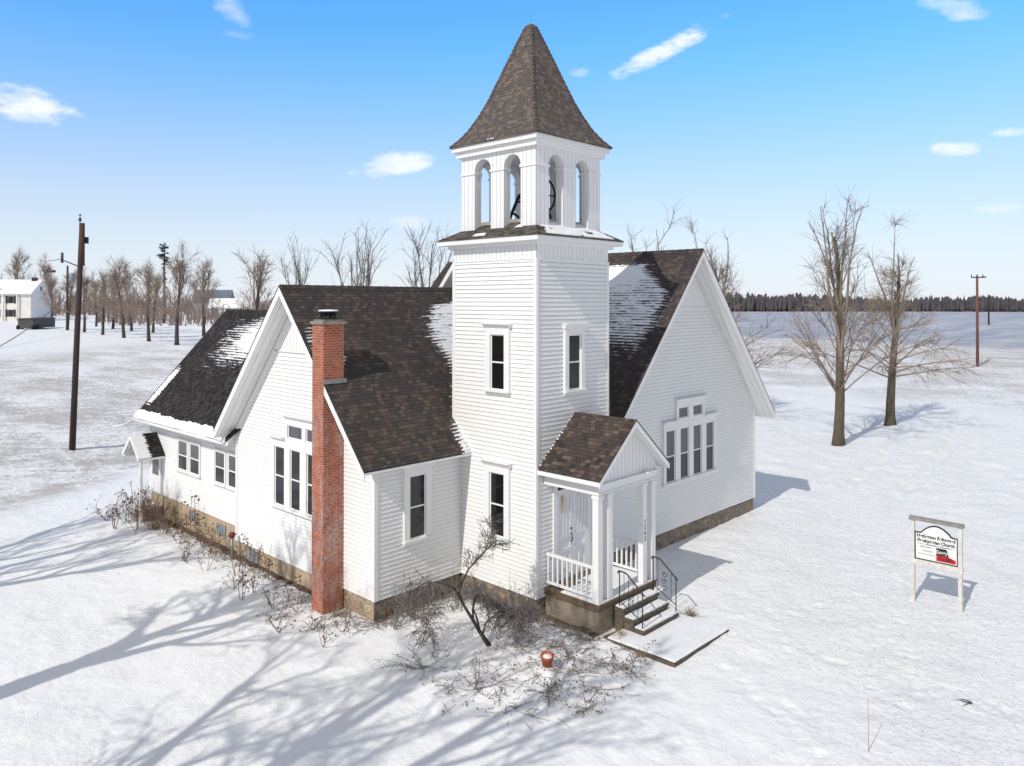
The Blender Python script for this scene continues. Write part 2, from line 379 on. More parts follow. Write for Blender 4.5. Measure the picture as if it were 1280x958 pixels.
M['terracotta'] = m_plain('terracotta', (.46,.115,.040), (.36,.085,.03), 7, .7, .003, 40)
M['soil'] = m_plain('dark_soil', (.035,.028,.022), (.02,.016,.012), 14, .95, .02, 30)
M['leaf'] = m_plain('dead_brown_leaf', (.22,.135,.085), (.10,.062,.042), 12, .85)
M['stalk'] = m_plain('dry_stalk', (.27,.19,.13), (.14,.10,.07), 9, .9)
M['stalk_grey'] = m_plain('grey_stalk', (.33,.29,.26), (.17,.145,.125), 9, .9)
M['straw'] = m_plain('dry_straw', (.40,.31,.20), (.25,.18,.11), 12, .9)
M['bark'] = m_bark('olive_bark', (.155,.125,.085), (.060,.048,.034))
M['bark_dark'] = m_bark('dark_bark', (.085,.070,.058), (.036,.030,.026))
M['twig'] = m_bark('tan_twig', (.32,.26,.21), (.18,.14,.11), 4)
M['twig_red'] = m_bark('red_brown_twig', (.38,.295,.245), (.23,.175,.145), 4)
M['twig_grey'] = m_bark('grey_twig', (.26,.235,.22), (.13,.115,.11), 6)
M['needle'] = m_bark('dark_needles', (.035,.05,.03), (.014,.022,.014), 3)
M['far_wood'] = m_bark('far_wood_bark', (.12,.11,.12), (.055,.051,.062), .8)
M['far_thicket'] = m_bark('far_thicket_twigs', (.27,.21,.19), (.15,.115,.105), .8)
M['far_white'] = m_plain('far_white_siding', (.80,.79,.76), (.70,.69,.66), 1, .6)
M['shutter'] = m_plain('dark_shutter', (.02,.02,.024), (.014,.014,.016), 2, .6)
M['barn_grey'] = m_plain('grey_barn_board', (.30,.33,.36), (.22,.25,.28), 1, .8)
M['barn_blue'] = m_plain('blue_grey_roof_sheet', (.16,.20,.26), (.12,.15,.20), .5, .6)
M['trailer'] = m_plain('dark_grey_steel', (.085,.085,.088), (.05,.05,.053), 1.5, .7)
M['rubber'] = m_plain('black_rubber', (.012,.012,.012), (.008,.008,.008), 5, .8)
M['transformer'] = m_plain('transformer_grey_blue', (.26,.31,.36), (.2,.24,.28), 3, .5)
M['porcelain'] = m_plain('insulator', (.10,.085,.075), (.06,.05,.045), 9, .35)
M['cable'] = m_plain('cable', (.045,.045,.05), (.03,.03,.033), 3, .6)
M['ribbon'] = m_plain('straw_yellow_ribbon', (.66,.58,.33), (.55,.47,.26), 12, .7)
M['marker'] = m_plain('pink_marker_rod', (.62,.32,.26), (.5,.24,.2), 9, .6)
M['valve_red'] = m_plain('rust_red_paint', (.20,.035,.028), (.11,.025,.02), 12, .7)
M['galv'] = m_plain('galvanised_pipe', (.34,.34,.34), (.22,.22,.22), 9, .5, metal=.5)

# ------------------------------------------------------------------ terrain
def G0(x, y):
    s = y - .55*(x + 15.6)
    z = -.55
    if s > 20: z += 4.9*(1 - math.exp(-(s-20)/30))
    return z
def fbm(x, y, sc, o=3):
    a = 0; k = 1
    for i in range(o):
        a += noise.noise(V((x*sc, y*sc, 3.7*i)))*k; sc *= 2.1; k *= .5
    return a
def in_build(x, y):
    return (-3.2 < x < 14.4 and .9 < y < 12) or (0 < x < 3.2 and 0 < y < 3.4) or (-3 < x < 5 and 10 < y < 18.6) or (.2 < x < 3 and -1.9 < y < 0) 
def bed(x, y):
    d = math.hypot((x+2.3)/2.9, (y+1.6)/2.4)
    return max(0, min(1, (1.15-d)*2.2))
TRACKS = [((17,-3.0),(60,3),.9,.11),((16,-1.0),(62,7),.9,.11),((24,-12),(70,-2),1.0,.12),((22,-9.5),(70,1.5),1.0,.11)]
FOOT = []
_r = random.Random(3)
for (a, b) in (((2.9,-4.4),(3.8,-12.5)),((1.2,-5.2),(-3.2,-10.4)),((7.4,-6.8),(1.5,-9.0)),((9.8,-6.2),(15,-2.4)),((3.3,-3.6),(8.4,-6.2))):
    n = int(math.hypot(b[0]-a[0], b[1]-a[1])/.34)
    for i in range(n):
        t = i/n; sgn = .11 if i % 2 else -.11
        dx, dy = b[0]-a[0], b[1]-a[1]; l = math.hypot(dx, dy)
        FOOT.append((a[0]+dx*t - dy/l*sgn + _r.gauss(0,.13), a[1]+dy*t + dx/l*sgn + _r.gauss(0,.13)))
from collections import defaultdict
FG = defaultdict(list)
for p in FOOT: FG[(int(math.floor(p[0])), int(math.floor(p[1])))].append(p)
def G(x, y, fine=True):
    z = G0(x, y)
    if not fine: return z
    d = math.hypot(x, y)
    z += .035*fbm(x, y, .35, 3)
    if d < 40:
        z += .020*fbm(x+9, y, 1.7, 3)
        b = bed(x, y)
        if b: z += b*(.07 + .07*fbm(x, y, 2.1, 3))
        kx, ky = int(math.floor(x)), int(math.floor(y))
        for i in (-1,0,1):
            for j in (-1,0,1):
                for (px, py) in FG.get((kx+i, ky+j), ()):
                    q = ((x-px)**2 + (y-py)**2)/.017
                    if q < 6: z -= .048*math.exp(-q) - .012*math.exp(-(math.sqrt(q)-1.6)**2*3)
    if 14 < x < 75:
        for (a, b, w, dep) in TRACKS:
            dx, dy = b[0]-a[0], b[1]-a[1]; l = math.hypot(dx, dy)
            t = ((x-a[0])*dx + (y-a[1])*dy)/l
            q = ((x-a[0])*(-dy) + (y-a[1])*dx)/l + .5*math.sin(t*.11)
            if -2 < t < l:
                k = min(1, (t+2)/8)*min(1, (l-t)/8)
                z -= k*dep*math.exp(-(q/.35)**2); z += k*dep*.8*(math.exp(-((q-.6)/.3)**2) + math.exp(-((q+.6)/.3)**2))
        z += .075*fbm(x, y*1.4, .8, 3)*min(1, (x-14)/6)*max(0, 1-abs(x-30)/45)
    return z
def axis(segs, lo, hi, gr):
    x, step = segs[0][0], segs[0][1]
    pre = []; q, st = x, step
    while q > lo: st *= gr; q -= st; pre.append(q)
    xs = pre[::-1]
    for (a_, st_, b_) in [(segs[i][0], segs[i][1], segs[i+1][0]) for i in range(len(segs)-1)]:
        n = int(round((b_-a_)/st_)); xs += [a_+(b_-a_)*q/n for q in range(n)]
    x = segs[-1][0]; st = segs[-2][1]; xs.append(x)
    while x < hi: st *= gr; x += st; xs.append(x)
    return xs
XS = axis([(-11.5,.105),(13,.27),(48,0)], -2600, 2600, 1.065); YS = axis([(-13,.105),(9,.25),(20,0)], -2600, 2600, 1.065)
g = MB(); nx, ny = len(XS), len(YS)
for y in YS:
    for x in XS: g.v.append((x, y, G(x, y)))
for j in range(ny-1):
    for i in range(nx-1):
        g.f.append((j*nx+i, j*nx+i+1, (j+1)*nx+i+1, (j+1)*nx+i)); g.m.append(0); g.smooth.append(True)
o = g.build('ground', M['snow'], uv=False); tag(o, kind='structure')

# ------------------------------------------------------------------ church
church = empty('church', (0, 0, 0))
tag(church, 'white clapboard church with bell tower, shingle roofs and red brick chimney in snow', 'church')
S = 1.128   # roof pitch (rise over run)

def clip(poly, z0, z1):
    def half(pl, z, keep_above):
        out = []
        for i in range(len(pl)):
            a, b = pl[i], pl[(i+1) % len(pl)]
            ia = a[1] >= z-1e-9 if keep_above else a[1] <= z+1e-9
            ib = b[1] >= z-1e-9 if keep_above else b[1] <= z+1e-9
            if ia: out.append(a)
            if ia != ib:
                t = (z-a[1])/(b[1]-a[1]); out.append((a[0]+t*(b[0]-a[0]), z))
        return out
    p = half(poly, z0, True)
    return half(p, z1, False) if len(p) > 2 else []
def siding(mb, poly, O, U, Nn, course=.122, seed=0):
    """clapboards: every course a tilted board whose lower edge stands proud of the one below"""
    O, U, Nn = V(O), V(U), V(Nn); Z = V((0,0,1))
    r = random.Random(seed)
    z = min(p[1] for p in poly); zt = max(p[1] for p in poly)
    while z < zt-1e-4:
        z1 = min(z+course, zt)
        c = clip(poly, z, z1)
        if len(c) >= 3:
            lo = [p[0] for p in c if abs(p[1]-z) < 1e-6]; hi = [p[0] for p in c if abs(p[1]-z1) < 1e-6]
            al = [p[0] for p in c]
            a0, a1 = (min(lo), max(lo)) if lo else (min(al), max(al))
            b0, b1 = (min(hi), max(hi)) if hi else (sum(al)/len(al),)*2
            n = max(1, int((a1-a0)/.5))
            offs = [.024 + r.uniform(-.0035,.0035) for i in range(n+1)]
            for i in range(n):
                t0, t1 = i/n, (i+1)/n
                pa = O + U*(a0+(a1-a0)*t0) + Z*z; pb = O + U*(a0+(a1-a0)*t1) + Z*z
                pc = O + U*(b0+(b1-b0)*t1) + Z*z1; pd = O + U*(b0+(b1-b0)*t0) + Z*z1
                k_ = 1 - min(.5, .014/max(z1-z, .015))
                ma, mb_ = pa.lerp(pd, k_), pb.lerp(pc, k_)
                oa, ob = offs[i]*(1-k_)+.003*k_, offs[i+1]*(1-k_)+.003*k_
                mb.add([pa+Nn*offs[i], pb+Nn*offs[i+1], mb_+Nn*ob, ma+Nn*oa])
                mb.add([ma+Nn*oa, mb_+Nn*ob, pc+Nn*.003, pd+Nn*.003], 1)      # shade under the lap, painted as a grey strip
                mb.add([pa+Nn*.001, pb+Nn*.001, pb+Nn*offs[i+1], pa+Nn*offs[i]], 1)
        z = z1
def flat(mb, poly, O, U, Nn, off=0, m=0):
    O, U, Nn = V(O), V(U), V(Nn)
    mb.add([O + U*p[0] + V((0,0,p[1])) + Nn*off for p in poly], m)
def slab_poly(mb, poly, O, U, Nn, a, b, m=0):
    O, U, Nn = V(O), V(U), V(Nn)
    lo = [O + U*p[0] + V((0,0,p[1])) + Nn*a for p in poly]; hi = [O + U*p[0] + V((0,0,p[1])) + Nn*b for p in poly]
    mb.hexa(lo, hi, m)
WX, WY = 3.2, 3.34
nX, pX, nY, pY = V((-1,0,0)), V((1,0,0)), V((0,-1,0)), V((0,1,0))
# frames (origin, U, outward normal): U is chosen so that U x Z points outward
F_west = lambda x: ((x, 0, 0), V((0,-1,0)), nX)      # local u = -y
F_south = lambda y: ((0, y, 0), V((1,0,0)), nY)      # local u = x
F_east = lambda x: ((x, 0, 0), V((0,1,0)), pX)
F_north = lambda y: ((0, y, 0), V((-1,0,0)), pY)
def wpoly(poly):  # (y,z) -> (u,z) on a west wall, keep orientation
    return [(-y, z) for y, z in poly][::-1]

# tower walls ---------------------------------------------------------
mb = MB(); ZF = 9.25
siding(mb, wpoly([(0,0),(WY,0),(WY,ZF),(0,ZF)]), *F_west(0), seed=1)
siding(mb, [(0,0),(WX,0),(WX,ZF),(0,ZF)], *F_south(0), seed=2)
siding(mb, [(0,0),(WY,0),(WY,ZF),(0,ZF)], *F_east(WX), seed=3)
siding(mb, [(-WX,0),(0,0),(0,ZF),(-WX,ZF)], *F_north(WY), seed=4)
tower_wall = mb.build('tower_wall', [M['siding'], M['lap']], church)
mb = MB()                                              # corner boards, flush frieze of upright boards
k = .034
for (x0,x1,y0,y1) in ((-k,.07,-k,.07),(-k,.07,WY-.07,WY+k),(WX-.07,WX+k,-k,.07),(WX-.07,WX+k,WY-.07,WY+k)):
    mb.box(x0,x1,y0,y1,-.005,ZF)
mb.build('corner_board', M['trim'], church)
mb = MB(); mb.box(-.012,WX+.012,-.012,WY+.012,ZF+.001,9.83)
mb.build('frieze', M['vboard'], church)
mb = MB(); mb.box(-.03,WX+.03,-.03,WY+.03,ZF-.03,ZF)
mb.build('frieze_moulding', M['trim'], church)

# tower skirt roof ----------------------------------------------------
e = .355
mb = MB(); mb.box(-e+.02,WX+e-.02,-e+.02,WY+e-.02,9.72,9.845)
mb.box(-.13,WX+.13,-.13,WY+.13,9.62,9.72)
mb.build('cornice', M['trim'], church)
i_ = .16
mb = MB()
A = [(-e,-e,9.88),(WX+e,-e,9.88),(WX+e,WY+e,9.88),(-e,WY+e,9.88)]
B = [(i_+.3,i_+.3,10.34),(WX-i_-.3,i_+.3,10.34),(WX-i_-.3,WY-i_-.3,10.34),(i_+.3,WY-i_-.3,10.34)]
for q in range(4):
    r_ = (q+1) % 4
    mb.add([A[q],A[r_],B[r_],B[q]])
    mb.add([(A[q][0],A[q][1],9.845),(A[r_][0],A[r_][1],9.845),A[r_],A[q]])
mb.add([(-e,-e,9.845),(-e,WY+e,9.845),(WX+e,WY+e,9.845),(WX+e,-e,9.845)])
mb.add(B)
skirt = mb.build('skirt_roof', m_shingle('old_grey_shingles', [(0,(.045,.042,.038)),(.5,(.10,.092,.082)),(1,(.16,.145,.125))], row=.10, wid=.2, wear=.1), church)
def skirt_z(t): return 9.88 + (10.34-9.88)*t          # t from the eave inward
# snow on the south side of the skirt
mb = MB(); rr = random.Random(5)
nu = 60
for j in range(9):
    t0, t1 = .04+j*.1, .04+(j+1)*.1
    run = None
    for iu in range(nu):
        u0 = iu/nu
        yy0 = -e + (i_+.3+e)*t0
        x = -e + (WX+2*e)*u0
        lo_x, hi_x = -e+(i_+.3+e)*t1+.05, WX+e-(i_+.3+e)*t1-.05
        on = lo_x+.25*(1 if t0 < .5 else .1)*(1+noise.noise(V((j*.7,0,3)))) < x < hi_x-.35*(1-t0) and (noise.noise(V((x*1.6, j*.45, 2))) > -.38 or t0 > .45)
        if on:
            x1 = x + (WX+2*e)/nu+.002
            h = .022+.02*noise.noise(V((x*2,j,8)))
            ya, yb_ = -e+(i_+.3+e)*t0, -e+(i_+.3+e)*t1
            za, zb_ = skirt_z(t0)+.006, skirt_z(t1)+.006
            mb.hexa([(x,ya,za),(x1,ya,za),(x1,yb_,zb_),(x,yb_,zb_)],[(x,ya,za+h),(x1,ya,za+h),(x1,yb_,zb_+h),(x,yb_,zb_+h)])
mb.build('snow', M['rsnow'], skirt, uv=False)
mb = MB()
for (y, x, w, t) in ((2.0,0,.5,.12),(.75,0,.3,.55),(2.9,0,.25,.7)):
    xa, xb = -e+(i_+.3+e)*t, -e+(i_+.3+e)*(t+.14)
    mb.hexa([(xa,y+w/2,skirt_z(t)+.006),(xa,y-w/2,skirt_z(t)+.006),(xb,y-w/2.6,skirt_z(t+.14)+.006),(xb,y+w/2.6,skirt_z(t+.14)+.006)],
            [(xa,y+w/2,skirt_z(t)+.03),(xa,y-w/2,skirt_z(t)+.03),(xb,y-w/2.6,skirt_z(t+.14)+.03),(xb,y+w/2.6,skirt_z(t+.14)+.03)])
mb.build('snow', M['rsnow'], skirt, uv=False)

# belfry --------------------------------------------------------------
bel = empty('belfry'); bel.parent = church
ZB, ZS, ZT, TH = 9.95, 11.9, 12.37, .27
def arcade(mb, ops, W0, W1, fr, off):
    """one wall with round-arched openings, as a comb-shaped polygon split into convex strips, TH thick"""
    O, U, Nn = fr; O, U, Nn = V(O), V(U), V(Nn)
    def P(u, z, d): return O + U*u + V((0,0,z)) + Nn*d
    edges = [W0]
    for a, b in ops: edges += [a, b]
    edges.append(W1)
    for q in range(0, len(edges), 2):
        a, b = edges[q], edges[q+1]
        mb.hexa([P(a,ZB,-TH),P(b,ZB,-TH),P(b,ZT,-TH),P(a,ZT,-TH)],[P(a,ZB,0),P(b,ZB,0),P(b,ZT,0),P(a,ZT,0)])
    for a, b in ops:
        c = (a+b)/2; r = (b-a)/2; n = 14
        arc = [(c - r*math.cos(math.pi*t/n), ZS + r*math.sin(math.pi*t/n)) for t in range(n+1)]
        for t in range(n):
            (u0,z0),(u1,z1) = arc[t], arc[t+1]
            mb.add([P(u0,z0,0),P(u1,z1,0),P(u1,ZT,0),P(u0,ZT,0)])
            mb.add([P(u1,z1,-TH),P(u0,z0,-TH),P(u0,ZT,-TH),P(u1,ZT,-TH)])
            mb.add([P(u0,z0,-TH),P(u1,z1,-TH),P(u1,z1,0),P(u0,z0,0)])
def imposts(mb, ops, W0, W1, fr, ends):
    O, U, Nn = fr; O, U, Nn = V(O), V(U), V(Nn)
    edges = [W0]
    for a, b in ops: edges += [a, b]
    edges.append(W1)
    for q in range(0, len(edges), 2):
        a, b = edges[q]-.025, edges[q+1]+.025
        def P(u, z, d): return O + U*u + V((0,0,z)) + Nn*d
        mb.hexa([P(a,ZS-.075,-TH-.02),P(b,ZS-.075,-TH-.02),P(b,ZS-.005,-TH-.02),P(a,ZS-.005,-TH-.02)],[P(a,ZS-.075,.028),P(b,ZS-.075,.028),P(b,ZS-.005,.028),P(a,ZS-.005,.028)])
opY = [(.74,1.40),(1.93,2.61)]; opX = [(.70,1.32),(1.88,2.48)]
y0, y1, x0, x1 = i_, WY-i_, i_, WX-i_
mb = MB(); im = MB()
wops = [(-b,-a) for a,b in opY][::-1]
arcade(mb, wops, -y1, -y0, F_west(x0), 0); imposts(im, wops, -y1, -y0, F_west(x0), 0)
arcade(mb, opY, y0, y1, F_east(x1), 0); imposts(im, opY, y0, y1, F_east(x1), 0)
arcade(mb, opX, x0+TH, x1-TH, F_south(y0), 0); imposts(im, opX, x0+TH, x1-TH, F_south(y0), 0)
nops = [(-b,-a) for a,b in opX][::-1]
arcade(mb, nops, -x1+TH, -x0-TH, F_north(y1), 0); imposts(im, nops, -x1+TH, -x0-TH, F_north(y1), 0)
mb.build('arcade', M['vboard'], bel); im.build('impost_moulding', M['trim'], bel)
mb = MB(); mb.box(x0+TH,x1-TH,y0+TH,y1-TH,10.30,10.42); mb.build('deck', M['concrete'], bel)
mb = MB(); mb.box(x0+.02,x1-.02,y0+.02,y1-.02,ZT+.002,ZT+.03); mb.build('ceiling', M['soffit'], bel)

# spire ---------------------------------------------------------------
cx, cy = WX/2, WY/2
mb = MB(); hx, hy = 1.68, 1.74
mb.box(cx-hx+.02,cx+hx-.02,cy-hy+.02,cy+hy-.02,12.53,12.66)
mb.box(cx-hx+.12,cx+hx-.12,cy-hy+.12,cy+hy-.12,12.36,12.53)
sp_c = mb.build('spire_cornice', M['trim'], church)
prof = [(1.71,12.70),(1.50,12.94),(1.31,13.22),(1.11,13.62),(.91,14.10),(.67,14.80),(.44,15.48),(.13,16.36),(.07,16.43)]
mb = MB()
def ring(h, z): return [(cx-h,cy-h*1.035,z),(cx+h,cy-h*1.035,z),(cx+h,cy+h*1.035,z),(cx-h,cy+h*1.035,z)]
prev = ring(1.71,12.66)
for h, z in prof:
    cur = ring(h, z)
    for q in range(4): mb.add([prev[q],prev[(q+1)%4],cur[(q+1)%4],cur[q]])
    prev = cur
mb.add(prev); mb.add(ring(1.71,12.66)[::-1])
spire = mb.build('spire', M['spire'], church)
mb = MB()                                                # hip caps: a ribbon of lapped shingles down each hip
for (sx, sy) in ((-1,-1),(1,-1),(1,1),(-1,1)):
    for q in range(len(prof)-2):
        h0, z0 = prof[q]; h1, z1 = prof[q+1]
        n = max(1, int(math.hypot((h1-h0)*1.4, z1-z0)/.13))
        for t in range(n):
            def P(tt, l): 
                h = h0+(h1-h0)*tt; z = z0+(z1-z0)*tt
                return V((cx+sx*(h+l*.7), cy+sy*(h*1.035+l*.7), z+l*.35))
            a, b = P(t/n, .022), P((t+1)/n+.02, .006)
            w = .10
            mb.add([a+V((-sx*w,0,-.004)), a, b, b+V((-sx*w,0,-.004))]); mb.add([a, a+V((0,-sy*w,-.004)), b+V((0,-sy*w,-.004)), b])
mb.build('hip_cap', M['spire'], spire)
mb = MB()
for (y,w) in ((1.55,.16),(1.75,.08)):
    mb.box(cx-1.70,cx-1.62,y,y+w,12.70,12.735)
mb.box(2.05,2.13,cy-1.76,cy-1.70,12.70,12.73)
mb.build('snow', M['rsnow'], spire, uv=False)

# roofs ---------------------------------------------------------------
def roof_slope(ridge0, ridge1, eave1, eave0, name, mat, parent, th=.05, soff=.30, inset=.035):
    """shingle sheet on a board deck whose underside shows as the soffit"""
    P = [V(p) for p in (eave0, eave1, ridge1, ridge0)]
    mb = MB(); dz = V((0,0,th))
    mb.hexa([p-dz for p in P], P)
    return mb.build(name, mat, parent)
def deck(mb, ridge0, ridge1, eave1, eave0, t0=.052, t1=.31, inset=.03):
    r0, r1, e1, e0 = V(ridge0), V(ridge1), V(eave1), V(eave0)
    ax = (r1-r0).normalized()*inset; up = (r0-e0).normalized()*inset
    P = [e0+ax+up, e1-ax+up, r1-ax, r0+ax]
    mb.hexa([p-V((0,0,t1)) for p in P],[p-V((0,0,t0)) for p in P])

# west wing: gable faces west, ridge runs east
YA, YC, LW, YR, ZA = 3.01, 10.79, 3.14, 6.87, 8.535
RK, EN, EFAR = -LW-.68, 2.55, 11.12
zw = lambda y: ZA - S*abs(YR-y)
XE = 4.0
near = ((RK,YR,ZA),(XE,YR,ZA),(XE,EN,zw(EN)),(RK,EN,zw(EN)))
far = ((XE,YR,ZA),(RK,YR,ZA),(RK,EFAR,zw(EFAR)),(XE,EFAR,zw(EFAR)))
# the near slope stops against the tower: build it as an L of two sheets
wing_roof = empty('wing_roof'); wing_roof.parent = church
mb = MB(); dz = V((0,0,.05))
for (xa, xb, ya_, yb_) in ((RK, -.004, EN, YR),(-.004, XE, WY+.004, YR)):
    P = [V((xa,ya_,zw(ya_))),V((xb,ya_,zw(ya_))),V((xb,yb_,zw(yb_))),V((xa,yb_,zw(yb_)))]
    mb.hexa([p-dz for p in P], P)
P = [V(p) for p in (far[3], far[2], far[1], far[0])]
P = [V((XE,EFAR,zw(EFAR))),V((RK,EFAR,zw(EFAR))),V((RK,YR,ZA)),V((XE,YR,ZA))]
mb.hexa([p-dz for p in P], P)
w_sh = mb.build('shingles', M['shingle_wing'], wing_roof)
mb = MB()
mb2 = MB()
def rake_deck(mb, xa, xb, ya_, yb_):
    P = [V((xa,ya_,zw(ya_)-.30)),V((xb,ya_,zw(ya_)-.30)),V((xb,yb_,zw(yb_)-.30)),V((xa,yb_,zw(yb_)-.30))]
    if ya_ > yb_: P = P
    H = [p+V((0,0,.245)) for p in P]
    mb.hexa(P, H) if ya_ < yb_ else mb.hexa(P[::-1], H[::-1])
rake_deck(mb, RK+.03, -.02, EN+.30, YR)
rake_deck(mb, RK+.03, -.02, EFAR-.03, YR)
mb.build('soffit', M['soffit'], wing_roof)
mb = MB()                                                # barge boards along the west rake
def barge(mb, x0, x1, y0, y1, zf, t0=.02, t1=.27):
    lo = [V((x0,y0,zf(y0)-t1)),V((x1,y0,zf(y0)-t1)),V((x1,y1,zf(y1)-t1)),V((x0,y1,zf(y1)-t1))]
    hi = [V((x0,y0,zf(y0)-t0)),V((x1,y0,zf(y0)-t0)),V((x1,y1,zf(y1)-t0)),V((x0,y1,zf(y1)-t0))]
    if y0 < y1: mb.hexa(lo, hi)
    else: mb.hexa(lo[::-1], hi[::-1])
barge(mb, RK+.004, RK+.036, EN+.01, YR, lambda y: zw(y)-.03)
barge(mb, RK+.004, RK+.036, EFAR-.01, YR, lambda y: zw(y)-.03, 0, .28)
mb.box(RK+.04,-.03,EN+.005,EN+.03,zw(EN)-.12,zw(EN)-.052); mb.box(RK+.7,-.03,EN+.03,YA,zw(EN)-.115,zw(EN)-.09)
mb.box(RK+.005,-2.6,EFAR-.03,EFAR-.005,zw(EFAR)-.24,zw(EFAR)-.055)
mb.build('barge_board', M['trim'], wing_roof)
mb = MB()
for q in range(26):
    x = RK+.02+q*.3
    mb.hexa([V((x,YR-.12,zw(YR-.12)+.004)),V((x+.32,YR-.12,zw(YR-.12)+.004)),V((x+.32,YR,ZA+.006)),V((x,YR,ZA+.006))],
            [V((x,YR-.12,zw(YR-.12)+.022)),V((x+.32,YR-.12,zw(YR-.12)+.012)),V((x+.32,YR,ZA+.018)),V((x,YR,ZA+.03))])
mb.build('ridge_cap', M['shingle'], wing_roof)

nz = lambda x, y, s: noise.noise(V((x, y, s)))
mb = MB()
def ins(x, y):           # by the tower: thick cap high up, thinning to a line that follows the tower edge
    n1 = nz(x*1.3, y*5.0, 1); n2 = nz(x*.8, y*1.6, 2)
    if y > 4.3:
        edge = 1.75 - .55*max(0,(5.7-y)) * (1 if y < 5.7 else 0)
        left = (1.72 - (5.9-y)*.10 + n1*.55 + n2*.25) if y > 5.0 else (1.95 + n1*.5 - (y-4.3)*.6)
        return x > left and y < 6.35+n2*.2 and not (abs(y-6.02) < .04 and n1 > -.2)
    return x > -.12 + n1*.16 + (.1 if y > 3.0 else .02) and y > 3.12 and x < 1.6
def ins2(x, y):
    if x > 0 and y < WY+.05: return False
    return ins(x, y)
# west wing walls
mb = MB(); zc = zw(YC)-.32; zn = zw(YA)-.32
zsid = lambda y: zw(y) - .34 - .30*max(0, min(1, (9.6-abs(y-YR)-YR+.0)/2.0)) if False else zw(y) - .56
apex = zw(YR)-.34
poly = [(YA,0),(YC,0),(YC,zw(YC)-.34),(YR,apex),(YA,zw(YA)-.34)]
ZFR = 6.52
low = clip(wpoly(poly), -1, ZFR); siding(mb, low, *F_west(-LW), seed=11)
siding(mb, [(-LW,0),(0,0),(0,zn),(-LW,zn)], *F_south(YA), seed=12)
siding(mb, [(-XE,0),(LW,0),(LW,zc),(-XE,zc)], *F_north(YC), seed=13)
mb.build('wing_wall', [M['siding'], M['lap']], church)
mb = MB()
slab_poly(mb, clip(wpoly(poly), ZFR+.001, 20), *F_west(-LW), -.05, .02)
mb.build('gable_boarding', M['vboard'], church)
mb = MB()
k = .034
mb.box(-LW-k,-LW+.08,YA-k,YA+.08,-.005,zn); mb.box(-LW-k,-LW+.08,YC-.08,YC+k,-.005,zc)
# rake trim on the wall and the sill of the boarded gable
for sgn, yend in ((1, YC),(-1, YA)):
    y0_, y1_ = YR, yend
    f0 = lambda y: zw(y)-.335
    P = [(y0_, f0(y0_)-.30*1.5),(y0_, f0(y0_)),(y1_, f0(y1_)),(y1_, f0(y1_)-.20)]
    pts = [(-y, z) for y, z in P]
    if sgn > 0: pts = pts[::-1]
    area = sum(pts[i][0]*pts[(i+1)%4][1]-pts[(i+1)%4][0]*pts[i][1] for i in range(4))
    if area < 0: pts = pts[::-1]
    slab_poly(mb, pts, *F_west(-LW), .0, .045)
mb.box(-LW-.045,-LW,YR-1.4,YR+1.4,ZFR-.03,ZFR+.02)
mb.build('wall_trim', M['trim'], church)

# nave: gable faces south, ridge runs north; a second gable faces west above the wing
YB, XR, XL, XC, ZN = .864, 14.37, 3.82, 9.07, 9.94
zn_ = lambda x: ZN - 1.127*abs(XC-x)
RKN, EL, ER, YEND = .12, 3.40, 14.74, 13.9
nave_roof = empty('nave_roof'); nave_roof.parent = church
mb = MB()
for (xa, xb) in ((EL, XC),(XC, ER)):
    P = [V((xa,RKN,zn_(xa))),V((xb,RKN,zn_(xb))),V((xb,YEND,zn_(xb))),V((xa,YEND,zn_(xa)))]
    if xa == EL:   # stop against the tower
        P2 = [V((xa,RKN,zn_(xa))),V((xb,RKN,zn_(xb))),V((xb,YEND,zn_(xb))),V((xa,YEND,zn_(xa)))]
    mb.hexa([p-dz for p in P], P)
zx = lambda y: ZN - 1.127*abs(YR-y)
for (ya_, yb_) in ((1.6, YR),(YR, 12.1)):
    P = [V((3.42,ya_,zx(ya_)-.004)),V((XC,ya_,zx(ya_)-.004)),V((XC,yb_,zx(yb_)-.004)),V((3.42,yb_,zx(yb_)-.004))]
    mb.hexa([p-dz for p in P], P)
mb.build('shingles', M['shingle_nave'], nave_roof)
mb = MB()
for (xa, xb) in ((EL+.03, XC),(XC, ER-.03)):
    lo = [V((xa,RKN+.03,zn_(xa)-.30)),V((xb,RKN+.03,zn_(xb)-.30)),V((xb,YEND-.03,zn_(xb)-.30)),V((xa,YEND-.03,zn_(xa)-.30))]
    mb.hexa(lo, [p+V((0,0,.245)) for p in lo])
mb.build('soffit', M['soffit'], nave_roof)
mb = MB()
def barge_x(mb, y0, y1, x0, x1, zf, t0=.03, t1=.30):
    lo = [V((x0,y0,zf(x0)-t1)),V((x1,y0,zf(x1)-t1)),V((x1,y1,zf(x1)-t1)),V((x0,y1,zf(x0)-t1))]
    hi = [V((x0,y0,zf(x0)-t0)),V((x1,y0,zf(x1)-t0)),V((x1,y1,zf(x1)-t0)),V((x0,y1,zf(x0)-t0))]
    mb.hexa(lo, hi)
barge_x(mb, RKN+.004, RKN+.036, EL+.01, XC, zn_, .05, .27); barge_x(mb, RKN+.004, RKN+.036, XC, ER-.01, zn_, .05, .27)
barge(mb, 3.424, 3.456, 4.6, YR, zx, .05, .30); barge(mb, 3.424, 3.456, 9.2, YR, zx, .05, .30)
mb.box(ER-.03,ER-.005,RKN+.04,YEND-.05,zn_(ER)-.24,zn_(ER)-.055)
mb.build('barge_board', M['trim'], nave_roof)
mb = MB()
